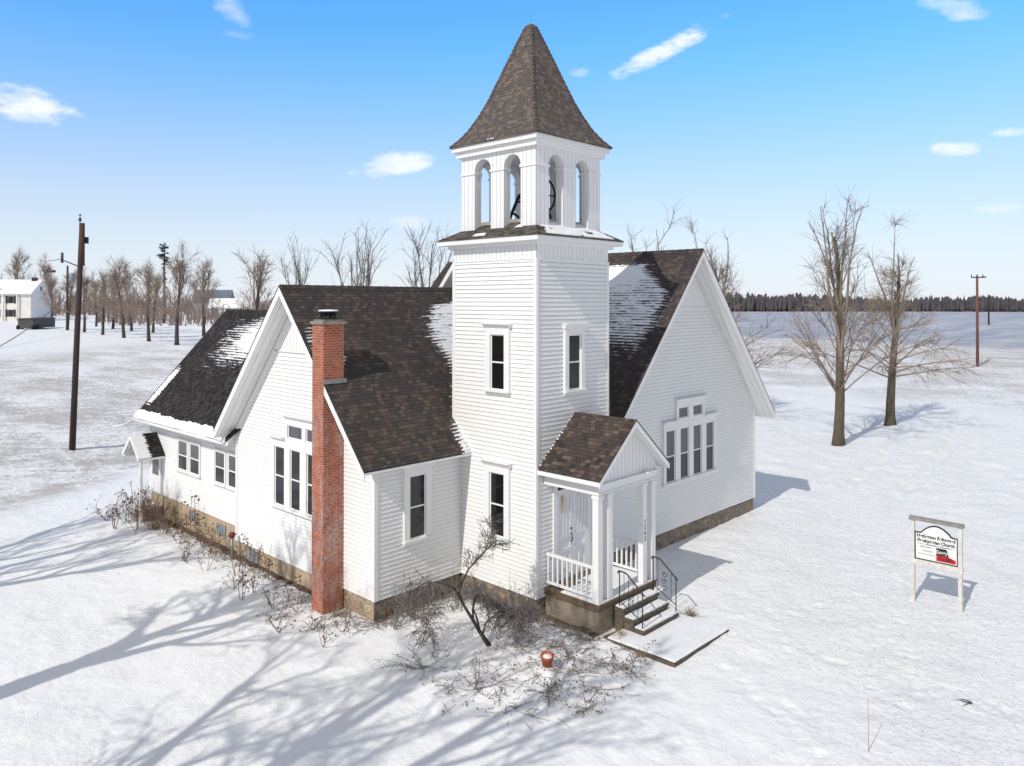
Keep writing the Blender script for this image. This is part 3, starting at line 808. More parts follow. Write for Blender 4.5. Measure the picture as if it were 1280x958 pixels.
for (ya_, yb_) in ((4.0, YR),(9.8, YR)):
    lo = [V((3.46,ya_,zx(ya_)-.32)),V((4.2,ya_,zx(ya_)-.32)),V((4.2,yb_,zx(yb_)-.32)),V((3.46,yb_,zx(yb_)-.32))]
    hi = [p+V((0,0,.26)) for p in lo]
    mb.hexa(lo, hi) if ya_ < yb_ else mb.hexa(lo[::-1], hi[::-1])
mb.build('soffit', M['soffit'], nave_roof)
mb = MB()
slab_poly(mb, wpoly([(YR-3,zx(YR-3)-.34),(YR+3,zx(YR+3)-.34),(YR,zx(YR)-.34)]), *F_west(4.1), -.05, 0)
mb.build('upper_gable', M['vboard'], church)
mb = MB()
for q in range(44):
    y = RKN+.02+q*.3
    lo = [V((XC-.12,y,zn_(XC-.12)+.004)),V((XC,y,ZN+.006)),V((XC,y+.32,ZN+.006)),V((XC-.12,y+.32,zn_(XC-.12)+.004))]
    hi = [V((XC-.12,y,zn_(XC-.12)+.022)),V((XC,y,ZN+.03)),V((XC,y+.32,ZN+.018)),V((XC-.12,y+.32,zn_(XC-.12)+.012))]
    mb.hexa(lo, hi)
mb.build('ridge_cap', M['shingle'], nave_roof)
mb = MB()
poly = [(XL,0),(XR,0),(XR,zn_(XR)-.33),(XC,zn_(XC)-.33),(XL,zn_(XL)-.33)]
ZFN = 7.83
siding(mb, clip(poly, -1, ZFN), *F_south(YB), seed=21)
siding(mb, [(YB,0),(YEND-.7,0),(YEND-.7,zn_(XR)-.33),(YB,zn_(XR)-.33)], *F_east(XR), seed=22)
siding(mb, [(WX,0),(XL,0),(XL,3.3),(WX,3.3)], *F_south(1.02), seed=23)
siding(mb, [(-XR,0),(-XL,0),(-XL,zn_(XL)-.33),(-XC,zn_(XC)-.33),(-XR,zn_(XR)-.33)], *F_north(YEND-.7), seed=24)
mb.build('nave_wall', [M['siding'], M['lap']], church)
mb = MB(); slab_poly(mb, clip(poly, ZFN+.001, 20), *F_south(YB), -.05, .02)
mb.build('gable_boarding', M['vboard'], church)
mb = MB(); k = .034
mb.box(XR-.08,XR+k,YB-k,YB+.08,-.005,zn_(XR)-.33)
mb.box(XC-1.7,XC+1.62,YB-.05,YB,ZFN-.03,ZFN+.015)
for x0_, x1_ in ((XC,XR),(XL,XC)):
    f0 = lambda x: zn_(x)-.325
    slab_poly(mb, [(x0_,f0(x0_)-.09),(x1_,f0(x1_)-.09),(x1_,f0(x1_)),(x0_,f0(x0_))], *F_south(YB), 0, .045)
mb.build('wall_trim', M['trim'], church)

# annex north-west of the wing, with its own roof and entry hood
XA, AY1, AEY = -3.0, 18.45, 18.85
za = lambda x: 7.7 - 1.1*abs(x-.4)
annex_roof = empty('annex_roof'); annex_roof.parent = church
mb = MB()
for xa, xb in ((-3.5,.4),(.4,4.3)):
    P = [V((xa,7.6,za(xa))),V((xb,7.6,za(xb))),V((xb,AEY,za(xb))),V((xa,AEY,za(xa)))]
    if xa < 0: P = [V((xa,YC+.0,za(xa))),V((xb,YR+.6,za(xb))),V((xb,AEY,za(xb))),V((xa,AEY,za(xa)))]
    mb.hexa([p-dz for p in P], P)
mb.build('shingles', M['charcoal_annex'], annex_roof)
mb = MB()
lo = [V((-3.47,YC+.02,za(-3.47)-.24)),V((.4,YC+.02,za(.4)-.24)),V((.4,AEY-.03,za(.4)-.24)),V((-3.47,AEY-.03,za(-3.47)-.24))]
mb.hexa(lo, [p+V((0,0,.185)) for p in lo])
lo = [V((.4,YC+.3,za(.4)-.24)),V((4.27,YC+.3,za(4.27)-.24)),V((4.27,AEY-.03,za(4.27)-.24)),V((.4,AEY-.03,za(.4)-.24))]
mb.hexa(lo, [p+V((0,0,.185)) for p in lo])
mb.build('soffit', M['trim'], annex_roof)
mb = MB()                                  # roll of snow along the eave
pv = None; n = 90
for q in range(n+1):
    y = YC+.1+(AEY-YC-.12)*q/n
    w0 = .20+.10*nz(y*.9,0,31)+.05*nz(y*4,0,32); h0 = .05+.025*nz(y*1.6,2,33)
    pr_ = [V((-3.50+d_*w0, y, za(-3.50+d_*w0)+.004+h0*e_)) for d_, e_ in ((-.16,-.9),(-.13,.35),(.05,.9),(.35,1.0),(.7,.6),(1.0,0))]
    if pv:
        for k_ in range(5): mb.add([pv[k_],pv[k_+1],pr_[k_+1],pr_[k_]][::-1], 0, True)
    pv = pr_
mb.build('snow', M['rsnow'], annex_roof, uv=False)
mb = MB()
ZA0 = .38
siding(mb, wpoly([(YC,ZA0),(AY1,ZA0),(AY1,za(XA)-.24),(YC,za(XA)-.24)]), *F_west(XA), seed=31)
siding(mb, [(-3.8,ZA0),(3.0,ZA0),(3.0,za(-3.0)-.24),(-.4,za(.4)-.24),(-3.8,za(3.8)-.24)], *F_north(AY1), seed=32)
siding(mb, [(YC,ZA0),(AY1,ZA0),(AY1,za(3.8)-.24),(YC,za(3.8)-.24)], *F_east(3.8), seed=33)
mb.build('annex_wall', [M['siding'], M['lap']], church)
mb = MB(); mb.box(XA-.034,XA+.08,AY1-.08,AY1+.034,ZA0-.005,3.0); mb.build('corner_board', M['trim'], church)
mb = MB(); mb.tube([(-3.56,YC+.15,za(-3.5)-.13),(-3.56,AEY,za(-3.5)-.15)], .055, 8); mb.tube([(-3.56,18.8,3.2),(-3.9,18.95,3.05),(-4.25,19.1,3.0)], .04, 6)
mb.build('gutter', M['trim'], church)

# foundations (a band under every wall, 3 cm behind the siding)
def fnd(name, mat, parts):
    mb = MB()
    for (x0,x1,y0,y1,z0,z1) in parts: mb.box(x0,x1,y0,y1,z0,z1)
    return mb.build(name, mat, church)
fnd('foundation', M['plaster'], [(-LW+.02,-LW+.4,5.0,YC-.02,-1.1,-.002),(XA+.02,XA+.4,YC+.02,AY1-.02,-1.1,ZA0-.002)])
fnd('foundation', M['tanstone'], [(-LW+.015,-LW+.4,YA+.03,4.99,-1.1,-.002)])
fnd('foundation', M['darkstone'], [(-LW+.42,-.01,YA+.03,YA+.4,-1.1,-.002),(.02,.4,.02,WY,-1.1,-.002),(.42,WX-.02,.03,.4,-1.1,-.002),(-LW-.006,-LW+.36,YA+.008,YA+.025,-1.0,-.006)])
fnd('foundation', M['fieldstone'], [(WX+.01,XR-.02,YB+.03,YB+.4,-1.2,-.002),(XR-.4,XR-.02,YB+.42,YEND-.7,-1.2,-.002)])
for (y0,y1,z0,z1,x) in ((9.35,10.1,-.5,-.10,-LW+.02),(14.1,14.8,-.12,.24,XA+.02),(11.9,12.5,-.2,.2,XA+.02)):
    mb = MB(); mb.box(x-.015,x+.02,y0,y1,z0,z1)
    for q in range(4): mb.box(x-.035,x-.014,y0+(y1-y0)*q/3-.02,y0+(y1-y0)*q/3+.02,z0,z1)
    mb.build('cellar_window', M['barn_grey'], church)

# chimney -------------------------------------------------------------
chim = empty('chimney'); chim.parent = church
CX0, CX1, CY0, CY1 = -3.83, -3.17, 4.44, 5.0
mb = MB(); mb.box(CX0,CX1,CY0,CY1,-1.0,7.42); mb.build('stack', M['brick'], chim)
mb = MB(); mb.box(CX0-.05,CX1+.05,CY0-.05,CY1+.05,7.421,7.50); mb.box(CX0+.02,CX1-.02,CY0+.02,CY1-.02,7.50,7.55); mb.build('cap', M['cap'], chim)
mb = MB()
fx, fy = (CX0+CX1)/2, (CY0+CY1)/2
mb.box(fx-.2,fx+.2,fy-.17,fy+.17,7.55,7.60)
for q in range(12):
    t = 2*math.pi*q/12
    mb.tube([(fx+.22*math.cos(t),fy+.19*math.sin(t),7.58),(fx+.22*math.cos(t),fy+.19*math.sin(t),7.76)], .012, 4)
mb.lathe([(.17,7.55),(.17,7.75),(.001,7.75)], (fx,fy,0), 14)
mb.lathe([(.30,7.755),(.30,7.785),(.001,7.80)], (fx,fy,0), 16)
mb.build('flue_cap', M['metal_dark'], chim)
mb = MB(); mb.lathe([(.29,7.787),(.26,7.82),(.001,7.835)], (fx,fy,0), 16); mb.build('snow', M['rsnow'], chim, uv=False)
mb = MB()
zz = zw(CY0)
mb.box(RK-.0,CX1+.06,CY0-.06,CY0-.002,zz-.02,zz+.10); mb.build('flashing', M['galv'], chim)

# windows -------------------------------------------------------------
def window(fr, u0, u1, z0, z1, cas=.13, cap=.22, sill=.14, meet=None, upper='glass', lower='glass', capw=.08, depth=.095):
    """one double-hung window: casing with crown (the window itself), panes and sill as sub-parts"""
    O, U, Nn = fr; O, U, Nn = V(O), V(U), V(Nn)
    def P(u, z, d): return O + U*u + V((0,0,z)) + Nn*d
    def bx(mb, a, b, c, d, f, g_): mb.hexa([P(a,c,f),P(b,c,f),P(b,d,f),P(a,d,f)],[P(a,c,g_),P(b,c,g_),P(b,d,g_),P(a,d,g_)])
    mb = MB()
    bx(mb, u0-cas, u0, z0, z1, 0, depth); bx(mb, u1, u1+cas, z0, z1, 0, depth)
    bx(mb, u0-cas, u1+cas, z1, z1+cas, 0, depth-.003)
    if cap:
        a, b = u0-cas-capw*.4, u1+cas+capw*.4
        lo = [P(a,z1+cas,.0),P(b,z1+cas,.0),P(b,z1+cas,depth+.01),P(a,z1+cas,depth+.01)]
        hi = [P(a-.02,z1+cas+cap-.03,.0),P(b+.02,z1+cas+cap-.03,.0),P(b+.02,z1+cas+cap-.03,depth+.09),P(a-.02,z1+cas+cap-.03,depth+.09)]
        mb.hexa(lo[::-1], hi[::-1])
        bx(mb, a-.04, b+.04, z1+cas+cap-.028, z1+cas+cap, 0, depth+.12)
    if meet is None: meet = (z0+z1)/2
    s = .035                                                       # sash rails
    for (a, b, c, d, f) in ((u0,u0+s,z0,z1,.046),(u1-s,u1,z0,z1,.046),(u0+s,u1-s,z1-s,z1,.046),(u0+s,u1-s,z0,z0+s,.046),(u0+s,u1-s,meet-.022,meet+.022,.05)):
        bx(mb, a, b, c, d, .001, f)
    w = mb.build('window', M['trim'], church)
    for (a, b, mt) in ((z0+s, meet-.022, lower),(meet+.022, z1-s, upper)):
        p = MB(); p.add([P(u0+s,a,.034),P(u1-s,a,.034),P(u1-s,b,.034),P(u0+s,b,.034)]); p.build('pane', M[mt], w)
    sm = MB(); bx(sm, u0-cas-.02, u1+cas+.02, z0-.06, z0-.001, 0, depth+.05)
    bx(sm, u0-cas, u1+cas, z0-sill, z0-.06, 0, depth-.02); sm.build('sill', M['trim'], w)
    return w
def fixed(fr, u0, u1, z0, z1, mat='blind', cas=.10, cap=.16, depth=.08):
    O, U, Nn = fr; O, U, Nn = V(O), V(U), V(Nn)
    def P(u, z, d): return O + U*u + V((0,0,z)) + Nn*d
    def bx(mb, a, b, c, d, f, g_): mb.hexa([P(a,c,f),P(b,c,f),P(b,d,f),P(a,d,f)],[P(a,c,g_),P(b,c,g_),P(b,d,g_),P(a,d,g_)])
    mb = MB(); s = .035
    for (a, b, c, d, f) in ((u0,u0+s,z0,z1,.046),(u1-s,u1,z0,z1,.046),(u0+s,u1-s,z1-s,z1,.046),(u0+s,u1-s,z0,z0+s,.046)): bx(mb, a, b, c, d, .001, f)
    w = mb.build('window', M['trim'], church)
    p = MB(); p.add([P(u0+s,z0+s,.034),P(u1-s,z0+s,.034),P(u1-s,z1-s,.034),P(u0+s,z1-s,.034)]); p.build('pane', M[mat], w)
    return w
FW, FS = F_west(0), F_south(0)
window(FW, -1.74, -1.15, 1.41, 3.2, cas=.2, cap=.14, sill=.2)
window(FW, -1.71, -1.15, 5.55, 7.12, cas=.2, cap=.12, sill=.13)
window(FS, 1.28, 1.84, 5.55, 7.12, cas=.17, cap=.15, sill=.13)
window(F_south(YA), -2.0, -1.42, 1.41, 3.18, cas=.2, cap=.10, sill=.14, upper='curtain')
# grouped windows of the two gables: four tall lights with a pair of small lights above
def group(fr, lights, z0, z1, meet, ups, uz0, uz1, capz, ucapz, upper='blind', lower='curtain'):
    O, U, Nn = fr; O, U, Nn = V(O), V(U), V(Nn)
    def P(u, z, d): return O + U*u + V((0,0,z)) + Nn*d
    def bx(mb, a, b, c, d, f, g_): mb.hexa([P(a,c,f),P(b,c,f),P(b,d,f),P(a,d,f)],[P(a,c,g_),P(b,c,g_),P(b,d,g_),P(a,d,g_)])
    L0, L1 = lights[0][0], lights[-1][1]
    mb = MB(); d = .09
    ed = [L0-.16]
    for a, b in lights: ed += [a, b]
    ed.append(L1+.16)
    for q in range(0, len(ed), 2): bx(mb, ed[q], ed[q+1], z0, z1, 0, d)
    bx(mb, L0-.16, L1+.16, z1, capz-.12, 0, d-.003)
    U0, U1 = ups[0][0], ups[-1][1]
    ue = [U0-.15]
    for a, b in ups: ue += [a, b]
    ue.append(U1+.15)
    for q in range(0, len(ue), 2): bx(mb, ue[q], ue[q+1], capz-.118, uz1, 0, d)
    for a, b in ups: bx(mb, a, b, capz-.118, uz0, 0, d-.004)
    bx(mb, U0-.15, U1+.15, uz1, ucapz-.12, 0, d-.003)
    def crown(a, b, zt):
        lo = [P(a,zt-.118,0),P(b,zt-.118,0),P(b,zt-.118,d),P(a,zt-.118,d)]
        hi = [P(a-.03,zt-.03,0),P(b+.03,zt-.03,0),P(b+.03,zt-.03,d+.09),P(a-.03,zt-.03,d+.09)]
        mb.hexa(lo[::-1], hi[::-1]); bx(mb, a-.05, b+.05, zt-.028, zt, 0, d+.13)
    crown(L0-.17, U0-.16, capz); crown(U1+.16, L1+.17, capz); crown(U0-.16, U1+.16, ucapz)
    mb.build('window_surround', M['trim'], church)
    for (a, b) in lights:
        w = MB(); s = .035
        for (p, q, r, t, f) in ((a,a+s,z0,z1,.046),(b-s,b,z0,z1,.046),(a+s,b-s,z1-s,z1,.046),(a+s,b-s,z0,z0+s,.046),(a+s,b-s,meet-.022,meet+.022,.05)): bx(w, p, q, r, t, .001, f)
        wo = w.build('window', M['trim'], church)
        for (p, q, mt) in ((z0+s,meet-.022,lower),(meet+.022,z1-s,upper)):
            pm = MB(); pm.add([P(a+s,p,.034),P(b-s,p,.034),P(b-s,q,.034),P(a+s,q,.034)]); pm.build('pane', M[mt], wo)
    for a, b in ups: fixed(fr, a, b, uz0, uz1, 'blind')
    sm = MB(); bx(sm, L0-.2, L1+.2, z0-.07, z0-.001, 0, d+.05); bx(sm, L0-.16, L1+.16, z0-.12, z0-.07, 0, d-.03); sm.build('window_sill', M['trim'], church)
group(F_south(YB), [(7.65,8.24),(8.57,9.15),(9.46,10.05),(10.37,10.96)], 1.69, 3.52, 2.60, [(8.47,9.14),(9.44,10.13)], 3.86, 4.26, 3.86, 4.58)
group(F_west(-LW), [(-8.17,-7.56),(-7.23,-6.65),(-6.30,-5.72),(-5.38,-5.04)], 1.71, 3.53, 2.62, [(-7.40,-6.55),(-6.35,-5.6)], 3.86, 4.26, 3.86, 4.58, upper='curtain', lower='glass')
# annex pairs
FA = F_west(XA)
for (a, b) in ((-15.69,-14.9),(-14.66,-13.87),(-12.61,-11.87),(-11.6,-10.9)):
    window(FA, a, b, 1.65, 2.76, cas=.085, cap=0, sill=.12, upper='blind', lower='curtain', depth=.07)

# door ----------------------------------------------------------------
mb = MB(); fr = F_south(0)
def fb(mb, a, b, c, d, f, g_, fr=fr, m=0):
    O, U, Nn = V(fr[0]), V(fr[1]), V(fr[2])
    def P(u, z, dd): return O + U*u + V((0,0,z)) + Nn*dd
    mb.hexa([P(a,c,f),P(b,c,f),P(b,d,f),P(a,d,f)],[P(a,c,g_),P(b,c,g_),P(b,d,g_),P(a,d,g_)], m)
fb(mb,.65,.82,.26,3.12,0,.07); fb(mb,2.12,2.29,.26,3.12,0,.07); fb(mb,.60,2.34,3.12,3.25,0,.10)
fb(mb,.82,2.12,2.72,2.79,0,.06)
mb.build('door_frame', M['trim'], church)
mb = MB(); fb(mb,.82,2.12,2.79,3.12,.002,.036); mb.build('transom', M['glass'], church)
for (a, b) in ((.83,1.465),(1.475,2.11)):
    mb = MB()
    fb(mb,a,b,.28,2.715,.002,.036)
    w = (b-a)
    for (p, q, r, t) in ((0,.1,.28,2.715),(w-.1,w,.28,2.715)): fb(mb,a+p,a+q,r,t,.036,.058)
    for (r, t) in ((.28,.42),(1.02,1.12),(1.40,1.50),(2.60,2.715)): fb(mb,a+.1,b-.1,r,t,.036,.057)
    fb(mb,(a+b)/2-.035,(a+b)/2+.035,.42,1.02,.036,.056); 
    for q in (1,2): fb(mb,a+.1+(w-.2)*q/3-.014,a+.1+(w-.2)*q/3+.014,1.5,2.6,.036,.054)
    do = mb.build('door', M['doorp'], church)
    if a < 1:
        hm = MB(); hx_ = 1.40
        hm.tube([(hx_,-.05,1.52),(hx_,-.105,1.48),(hx_,-.11,1.38),(hx_,-.105,1.30),(hx_,-.05,1.26)], [.018,.016,.02,.016,.018], 6)
        hm.lathe([(.001,-.03),(.03,-.03),(.03,.03),(.001,.03)], (hx_,-.06,1.64), 8)
        hm.build('handle', M['iron'], do)
        rb = MB(); fb(rb,1.0,1.06,2.25,2.66,.062,.068); fb(rb,1.035,1.085,2.12,2.6,.07,.076); rb.build('ribbon', M['ribbon'], do)

# porch ---------------------------------------------------------------
PX0, PX1, PY, ZP = .30, 2.96, -1.90, .27
mb = MB(); mb.box(PX0+.05,PX1-.05,PY+.06,-.03,-1.0,.07)
mb.build('porch_base', M['block'], church)
mb = MB()
for z in (-.30,-.10): mb.box(PX0+.045,PX1-.045,PY+.055,-.03,z-.006,z+.006)
mb.build('block_joint', M['concrete'], church)
mb = MB(); mb.box(PX0+.005,PX1-.005,PY+.02,-.025,.07,.205); mb.box(PX0-.01,PX1+.01,PY-.01,-.025,.206,ZP-.02)
mb.build('porch_floor', M['wood_brown'], church)
mb = MB(); rr = random.Random(2)
nx_, ny_ = 24, 16
for i in range(nx_):
    for j in range(ny_):
        x = PX0+.02+(PX1-PX0-.04)*i/nx_; y = PY+.02+(-.04-PY)*j/ny_
        if y > -.42 and x < 2.35: continue                          # swept by the doors
        if y > -.62 and x < 1.2: continue
        h = .018+.012*noise.noise(V((x*2,y*2,4)))
        mb.box(x,x+(PX1-PX0-.04)/nx_+.001,y,y+(-.04-PY)/ny_+.001,ZP-.019,ZP+h)
mb.build('snow', M['rsnow'], church, uv=False)
def post(x, y, w=.19, z0=ZP-.005, z1=3.07):
    mb = MB(); mb.box(x,x+w,y,y+w,z0+.05,z1)
    mb.box(x+.02,x+w-.02,y+.02,y+w-.02,z0,z0+.05)
    mb.box(x-.02,x+w+.02,y-.02,y+w+.02,z1-.12,z1-.04)
    return mb.build('porch_post', M['trim'], church)
for x in (.31, .735, 2.33, 2.755): post(x, PY+.035)
# beam box round the porch head, ceiling
mb = MB()
mb.box(PX0-.02,PX1+.02,PY+.01,PY+.22,3.071,3.34); mb.box(PX0-.02,PX0+.20,PY+.221,-.03,3.071,3.34); mb.box(PX1-.20,PX1+.02,PY+.221,-.03,3.071,3.34)
mb.box(PX0-.05,PX1+.05,PY-.02,PY+.009,3.09,3.12)
mb.build('porch_beam', M['trim'], church)
mb = MB(); mb.box(PX0+.2,PX1-.2,PY+.22,-.03,3.24,3.28); mb.build('porch_ceiling', M['soffit'], church)
# porch roof
PC = (PX0+PX1)/2; ZR = 4.91; EXo = .29; slope = (ZR-3.53)/((PX1-PX0)/2+EXo)
zp = lambda x: ZR - slope*abs(x-PC)
proof = empty('porch_roof'); proof.parent = church
FY = PY-.24
mb = MB()
for xa, xb in ((PX0-EXo,PC),(PC,PX1+EXo)):
    P = [V((xa,FY,zp(xa))),V((xb,FY,zp(xb))),V((xb,-.01,zp(xb))),V((xa,-.01,zp(xa)))]
    mb.hexa([p-V((0,0,.04)) for p in P], P)
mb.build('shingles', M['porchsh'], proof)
mb = MB()
for xa, xb in ((PX0-EXo+.02,PC),(PC,PX1+EXo-.02)):
    lo = [V((xa,FY+.03,zp(xa)-.15)),V((xb,FY+.03,zp(xb)-.15)),V((xb,-.012,zp(xb)-.15)),V((xa,-.012,zp(xa)-.15))]
    mb.hexa(lo, [p+V((0,0,.108)) for p in lo])
mb.build('soffit', M['trim'], proof)
mb = MB()
barge_x(mb, FY+.002, FY+.03, PX0-EXo+.005, PC, zp, .045, .19); barge_x(mb, FY+.002, FY+.03, PC, PX1+EXo-.005, zp, .045, .19)
mb.box(PX0-EXo+.005,PX0-EXo+.03,FY+.04,-.02,zp(PX0-EXo)-.16,zp(PX0-EXo)-.045)
mb.box(PX1+EXo-.03,PX1+EXo-.005,FY+.04,-.02,zp(PX1+EXo)-.16,zp(PX1+EXo)-.045)
mb.build('barge_board', M['trim'], proof)
mb = MB(); slab_poly(mb, [(PX0-.02,3.342),(PX1+.02,3.342),(PX1+.02,zp(PX1+.02)-.155),(PC,ZR-.155),(PX0-.02,zp(PX0-.02)-.155)], *F_south(PY+.06), -.04, 0)
mb.build('gable', M['vboard'], proof)
mb = MB(); mb.box(PX0-.06,PX1+.06,PY-.03,PY+.056,3.30,3.341); mb.build('gable_ledge', M['trim'], proof)
mb = MB()
for (x, y, s_) in ((2.35,PY-.05,.10),(2.5,PY-.03,.07)):
    mb.lathe([(s_,0),(s_*.8,.03),(.001,.045)], (x,y,3.342), 10)
mb.build('snow', M['rsnow'], proof, uv=False)
# railings
def railing(x):
    mb = MB()
    mb.box(x-.035,x+.035,PY+.23,-.04,1.12,1.19); mb.box(x-.03,x+.03,PY+.23,-.04,.36,.42)
    n = 10
    for q in range(n):
        y = PY+.30+(-.10-PY-.30)*q/(n-1); mb.box(x-.022,x+.022,y-.022,y+.022,.421,1.119)
    return mb.build('railing', M['trim'], church)
railing(PX0+.09); railing(PX1-.10)
# steps
SX0, SX1 = .95, 2.56
for (ya_, yb_, zt_, zb_) in ((-2.21,-1.915,.06,-.75),(-2.52,-2.212,-.14,-.75),(-2.83,-2.522,-.33,-.75)):
    mb = MB(); mb.box(SX0,SX1,ya_+.02,yb_,zb_,zt_-.07); mb.box(SX0-.025,SX1+.025,ya_-.01,yb_-.001,zt_-.069,zt_)
    st = mb.build('step', M['step'], church)
    sm = MB(); q = 14
    for i in range(q):
        xa = SX0+.03+(SX1-SX0-.06)*i/q; xb = SX0+.03+(SX1-SX0-.06)*(i+1)/q+.001
        sm.box(xa,xb,ya_+.015+.02*nz(i*.6,ya_,4),yb_-.004,zt_+.001,zt_+.035+.012*nz(i*.5,ya_,9))
    sm.build('snow', M['rsnow'], st, uv=False)
# wrought-iron hand rails
def handrail(x, scroll):
    mb = MB()
    y0, y1 = -2.02, -2.74
    mb.tube([(x,y0,.06),(x,y0,.98)], .016, 6); mb.tube([(x,y1,-.33),(x,y1,.62)], .016, 6)
    mb.tube([(x,y0+.05,.92),(x,y0+.045,.99),(x,y0,1.0),(x,y0-.18,.99),(x,y0-.25,.96),(x,y1,.58),(x,y1-.05,.53)], .02, 6)
    mb.tube([(x,y0,.22),(x,y1,-.14)], .012, 5)
    for q in range(1,5):
        y = y0+(y1-y0)*q/5
        if scroll and q in (2,3): continue
        top = .99 if q < 2 else .96-.80*((y0-.25)-y)/((y0-.25)-y1)*.47
        mb.tube([(x,y,.22+(y-y0)/(y1-y0)*-.36),(x,y,top)], .008, 4)
    yc = (y0+y1)/2
    for (cy_, cz, r, d) in ((yc,.58,.085,1),(yc+.02,.40,.075,-1),(yc,.22,.075,1)) if scroll else ((yc,.30,.07,1),(yc+.06,.18,.05,-1)):
        pts = []
        for q in range(18):
            t = q/17*2.6*math.pi; rr_ = r*(1-.6*q/17)
            pts.append((x, cy_+d*rr_*math.cos(t), cz+rr_*math.sin(t)))
        mb.tube(pts, .008, 4)
    return mb.build('handrail', M['iron'], church)
handrail(1.02, False); handrail(2.60, True)
# house number on the post by the steps
def text(name, body, size, mat, loc, rot, parent, ext=.002, align='CENTER', sx=1.0, shear=0, off=0):
    cu = bpy.data.curves.new(name, 'FONT'); cu.body = body; cu.size = size; cu.extrude = ext; cu.align_x = align; cu.align_y = 'CENTER'; cu.shear = shear
    cu.offset = off
    tmp = bpy.data.objects.new(name, cu)
    me = bpy.data.meshes.new_from_object(tmp); bpy.data.objects.remove(tmp); bpy.data.curves.remove(cu)
    me.materials.clear(); me.materials.append(mat)
    o = bpy.data.objects.new(name, me); COL.objects.link(o); o.location = loc; o.rotation_euler = rot; o.scale = (sx,1,1)
    o.parent = parent; return o
for q, ch in enumerate('1262'):
    text('house_number', ch, .17, M['iron'], (2.425, PY+.03, 1.98-q*.16), (R(90),0,0), church)

# entry hood over the annex door
hood = empty('entry_hood'); hood.parent = church
HY, HZ = 17.80, 2.80
zh = lambda y: HZ - .93*abs(y-HY)
HX0, HX1, HE = -4.05, -3.03, .86
mb = MB()
for ya_, yb_ in ((HY-HE,HY),(HY,HY+HE)):
    P = [V((HX0,ya_,zh(ya_))),V((HX1,ya_,zh(ya_))),V((HX1,yb_,zh(yb_))),V((HX0,yb_,zh(yb_)))]
    mb.hexa([p-V((0,0,.04)) for p in P], P)
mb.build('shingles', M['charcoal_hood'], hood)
mb = MB()
barge(mb, HX0+.002, HX0+.03, HY-HE+.005, HY, zh, .045, .17); barge(mb, HX0+.002, HX0+.03, HY+HE-.005, HY, zh, .045, .17)
mb.box(HX0+.04,HX1,HY-HE+.01,HY-HE+.04,zh(HY-HE)-.13,zh(HY-HE)-.045)
mb.box(HX0+.04,HX1,HY-HE+.12,HY-HE+.2,zh(HY-HE)-.14,zh(HY-HE)-.02); mb.box(HX0+.04,HX1,HY+HE-.2,HY+HE-.12,zh(HY-HE)-.14,zh(HY-HE)-.02)
mb.build('barge_board', M['trim'], hood)
mb = MB(); slab_poly(mb, wpoly([(HY-HE+.14,zh(HY-HE+.14)-.06),(HY+HE-.14,zh(HY-HE+.14)-.06),(HY,HZ-.06)]), *F_west(HX0+.3), -.02, 0); mb.build('gable', M['trim'], hood)
for y in (HY-HE+.12,):
    mb = MB(); mb.box(HX0+.12,HX0+.22,y,y+.1,-.6,1.93); mb.build('hood_post', M['trim'], hood)
dm = MB(); fb(dm,-18.3,-17.3,.4,2.2,.02,.06, fr=FA); ad = dm.build('side_door', M['doorp'], church)
dm = MB(); fb(dm,-18.1,-17.5,1.1,2.0,.061,.066, fr=FA); dm.build('pane', M['blind'], ad)
mb = MB(); mb.box(-3.9,-3.02,17.25,18.35,-.7,-.12); mb.build('side_step', M['concrete'], church); mb = MB(); mb.box(-3.88,-3.02,17.27,18.33,-.119,-.06); mb.build('snow', M['rsnow'], church, uv=False)

# bell inside the belfry
bell = empty('church_bell', (1.55, 1.6, 10.42))
tag(bell, 'dark iron church bell with wheel on A-shaped stands inside the open belfry', 'bell')
mb = MB(); mb.lathe([(.001,.74),(.10,.73),(.15,.68),(.18,.55),(.22,.38),(.30,.24),(.345,.17),(.31,.18),(.0,.60)], (0,0,0), 24); mb.build('bell_body', M['bronze'], bell)
mb = MB(); mb.tube([(0,-.62,.80),(0,.50,.80)], .045, 8); mb.box(-.06,.06,-.22,.22,.72,.80); mb.build('yoke', M['iron'], bell)
for y in (-.34,.42):
    mb = MB()
    mb.tube([(-.55,y,0),(-.42,y,.28),(-.10,y,.84),(0,y,.90),(.10,y,.84),(.42,y,.28),(.55,y,0)], [.05,.05,.055,.06,.055,.05,.05], 6)
    mb.tube([(-.40,y,.30),(-.15,y,.22),(-.05,y,.02)], .038, 5); mb.tube([(.40,y,.30),(.15,y,.22),(.05,y,.02)], .038, 5); mb.tube([(-.18,y,.66),(.18,y,.66)], .035, 5)
    mb.build('bell_stand', M['iron'], bell)
mb = MB(); pts = [(.50*math.cos(2*math.pi*q/28), -.50, .80+.50*math.sin(2*math.pi*q/28)) for q in range(29)]
mb.tube(pts, .034, 6)
for q in range(6):
    t = 2*math.pi*q/6; mb.tube([(0,-.50,.80),(.5*math.cos(t),-.50,.80+.5*math.sin(t))], .022, 5)
mb.build('bell_wheel', M['iron'], bell)

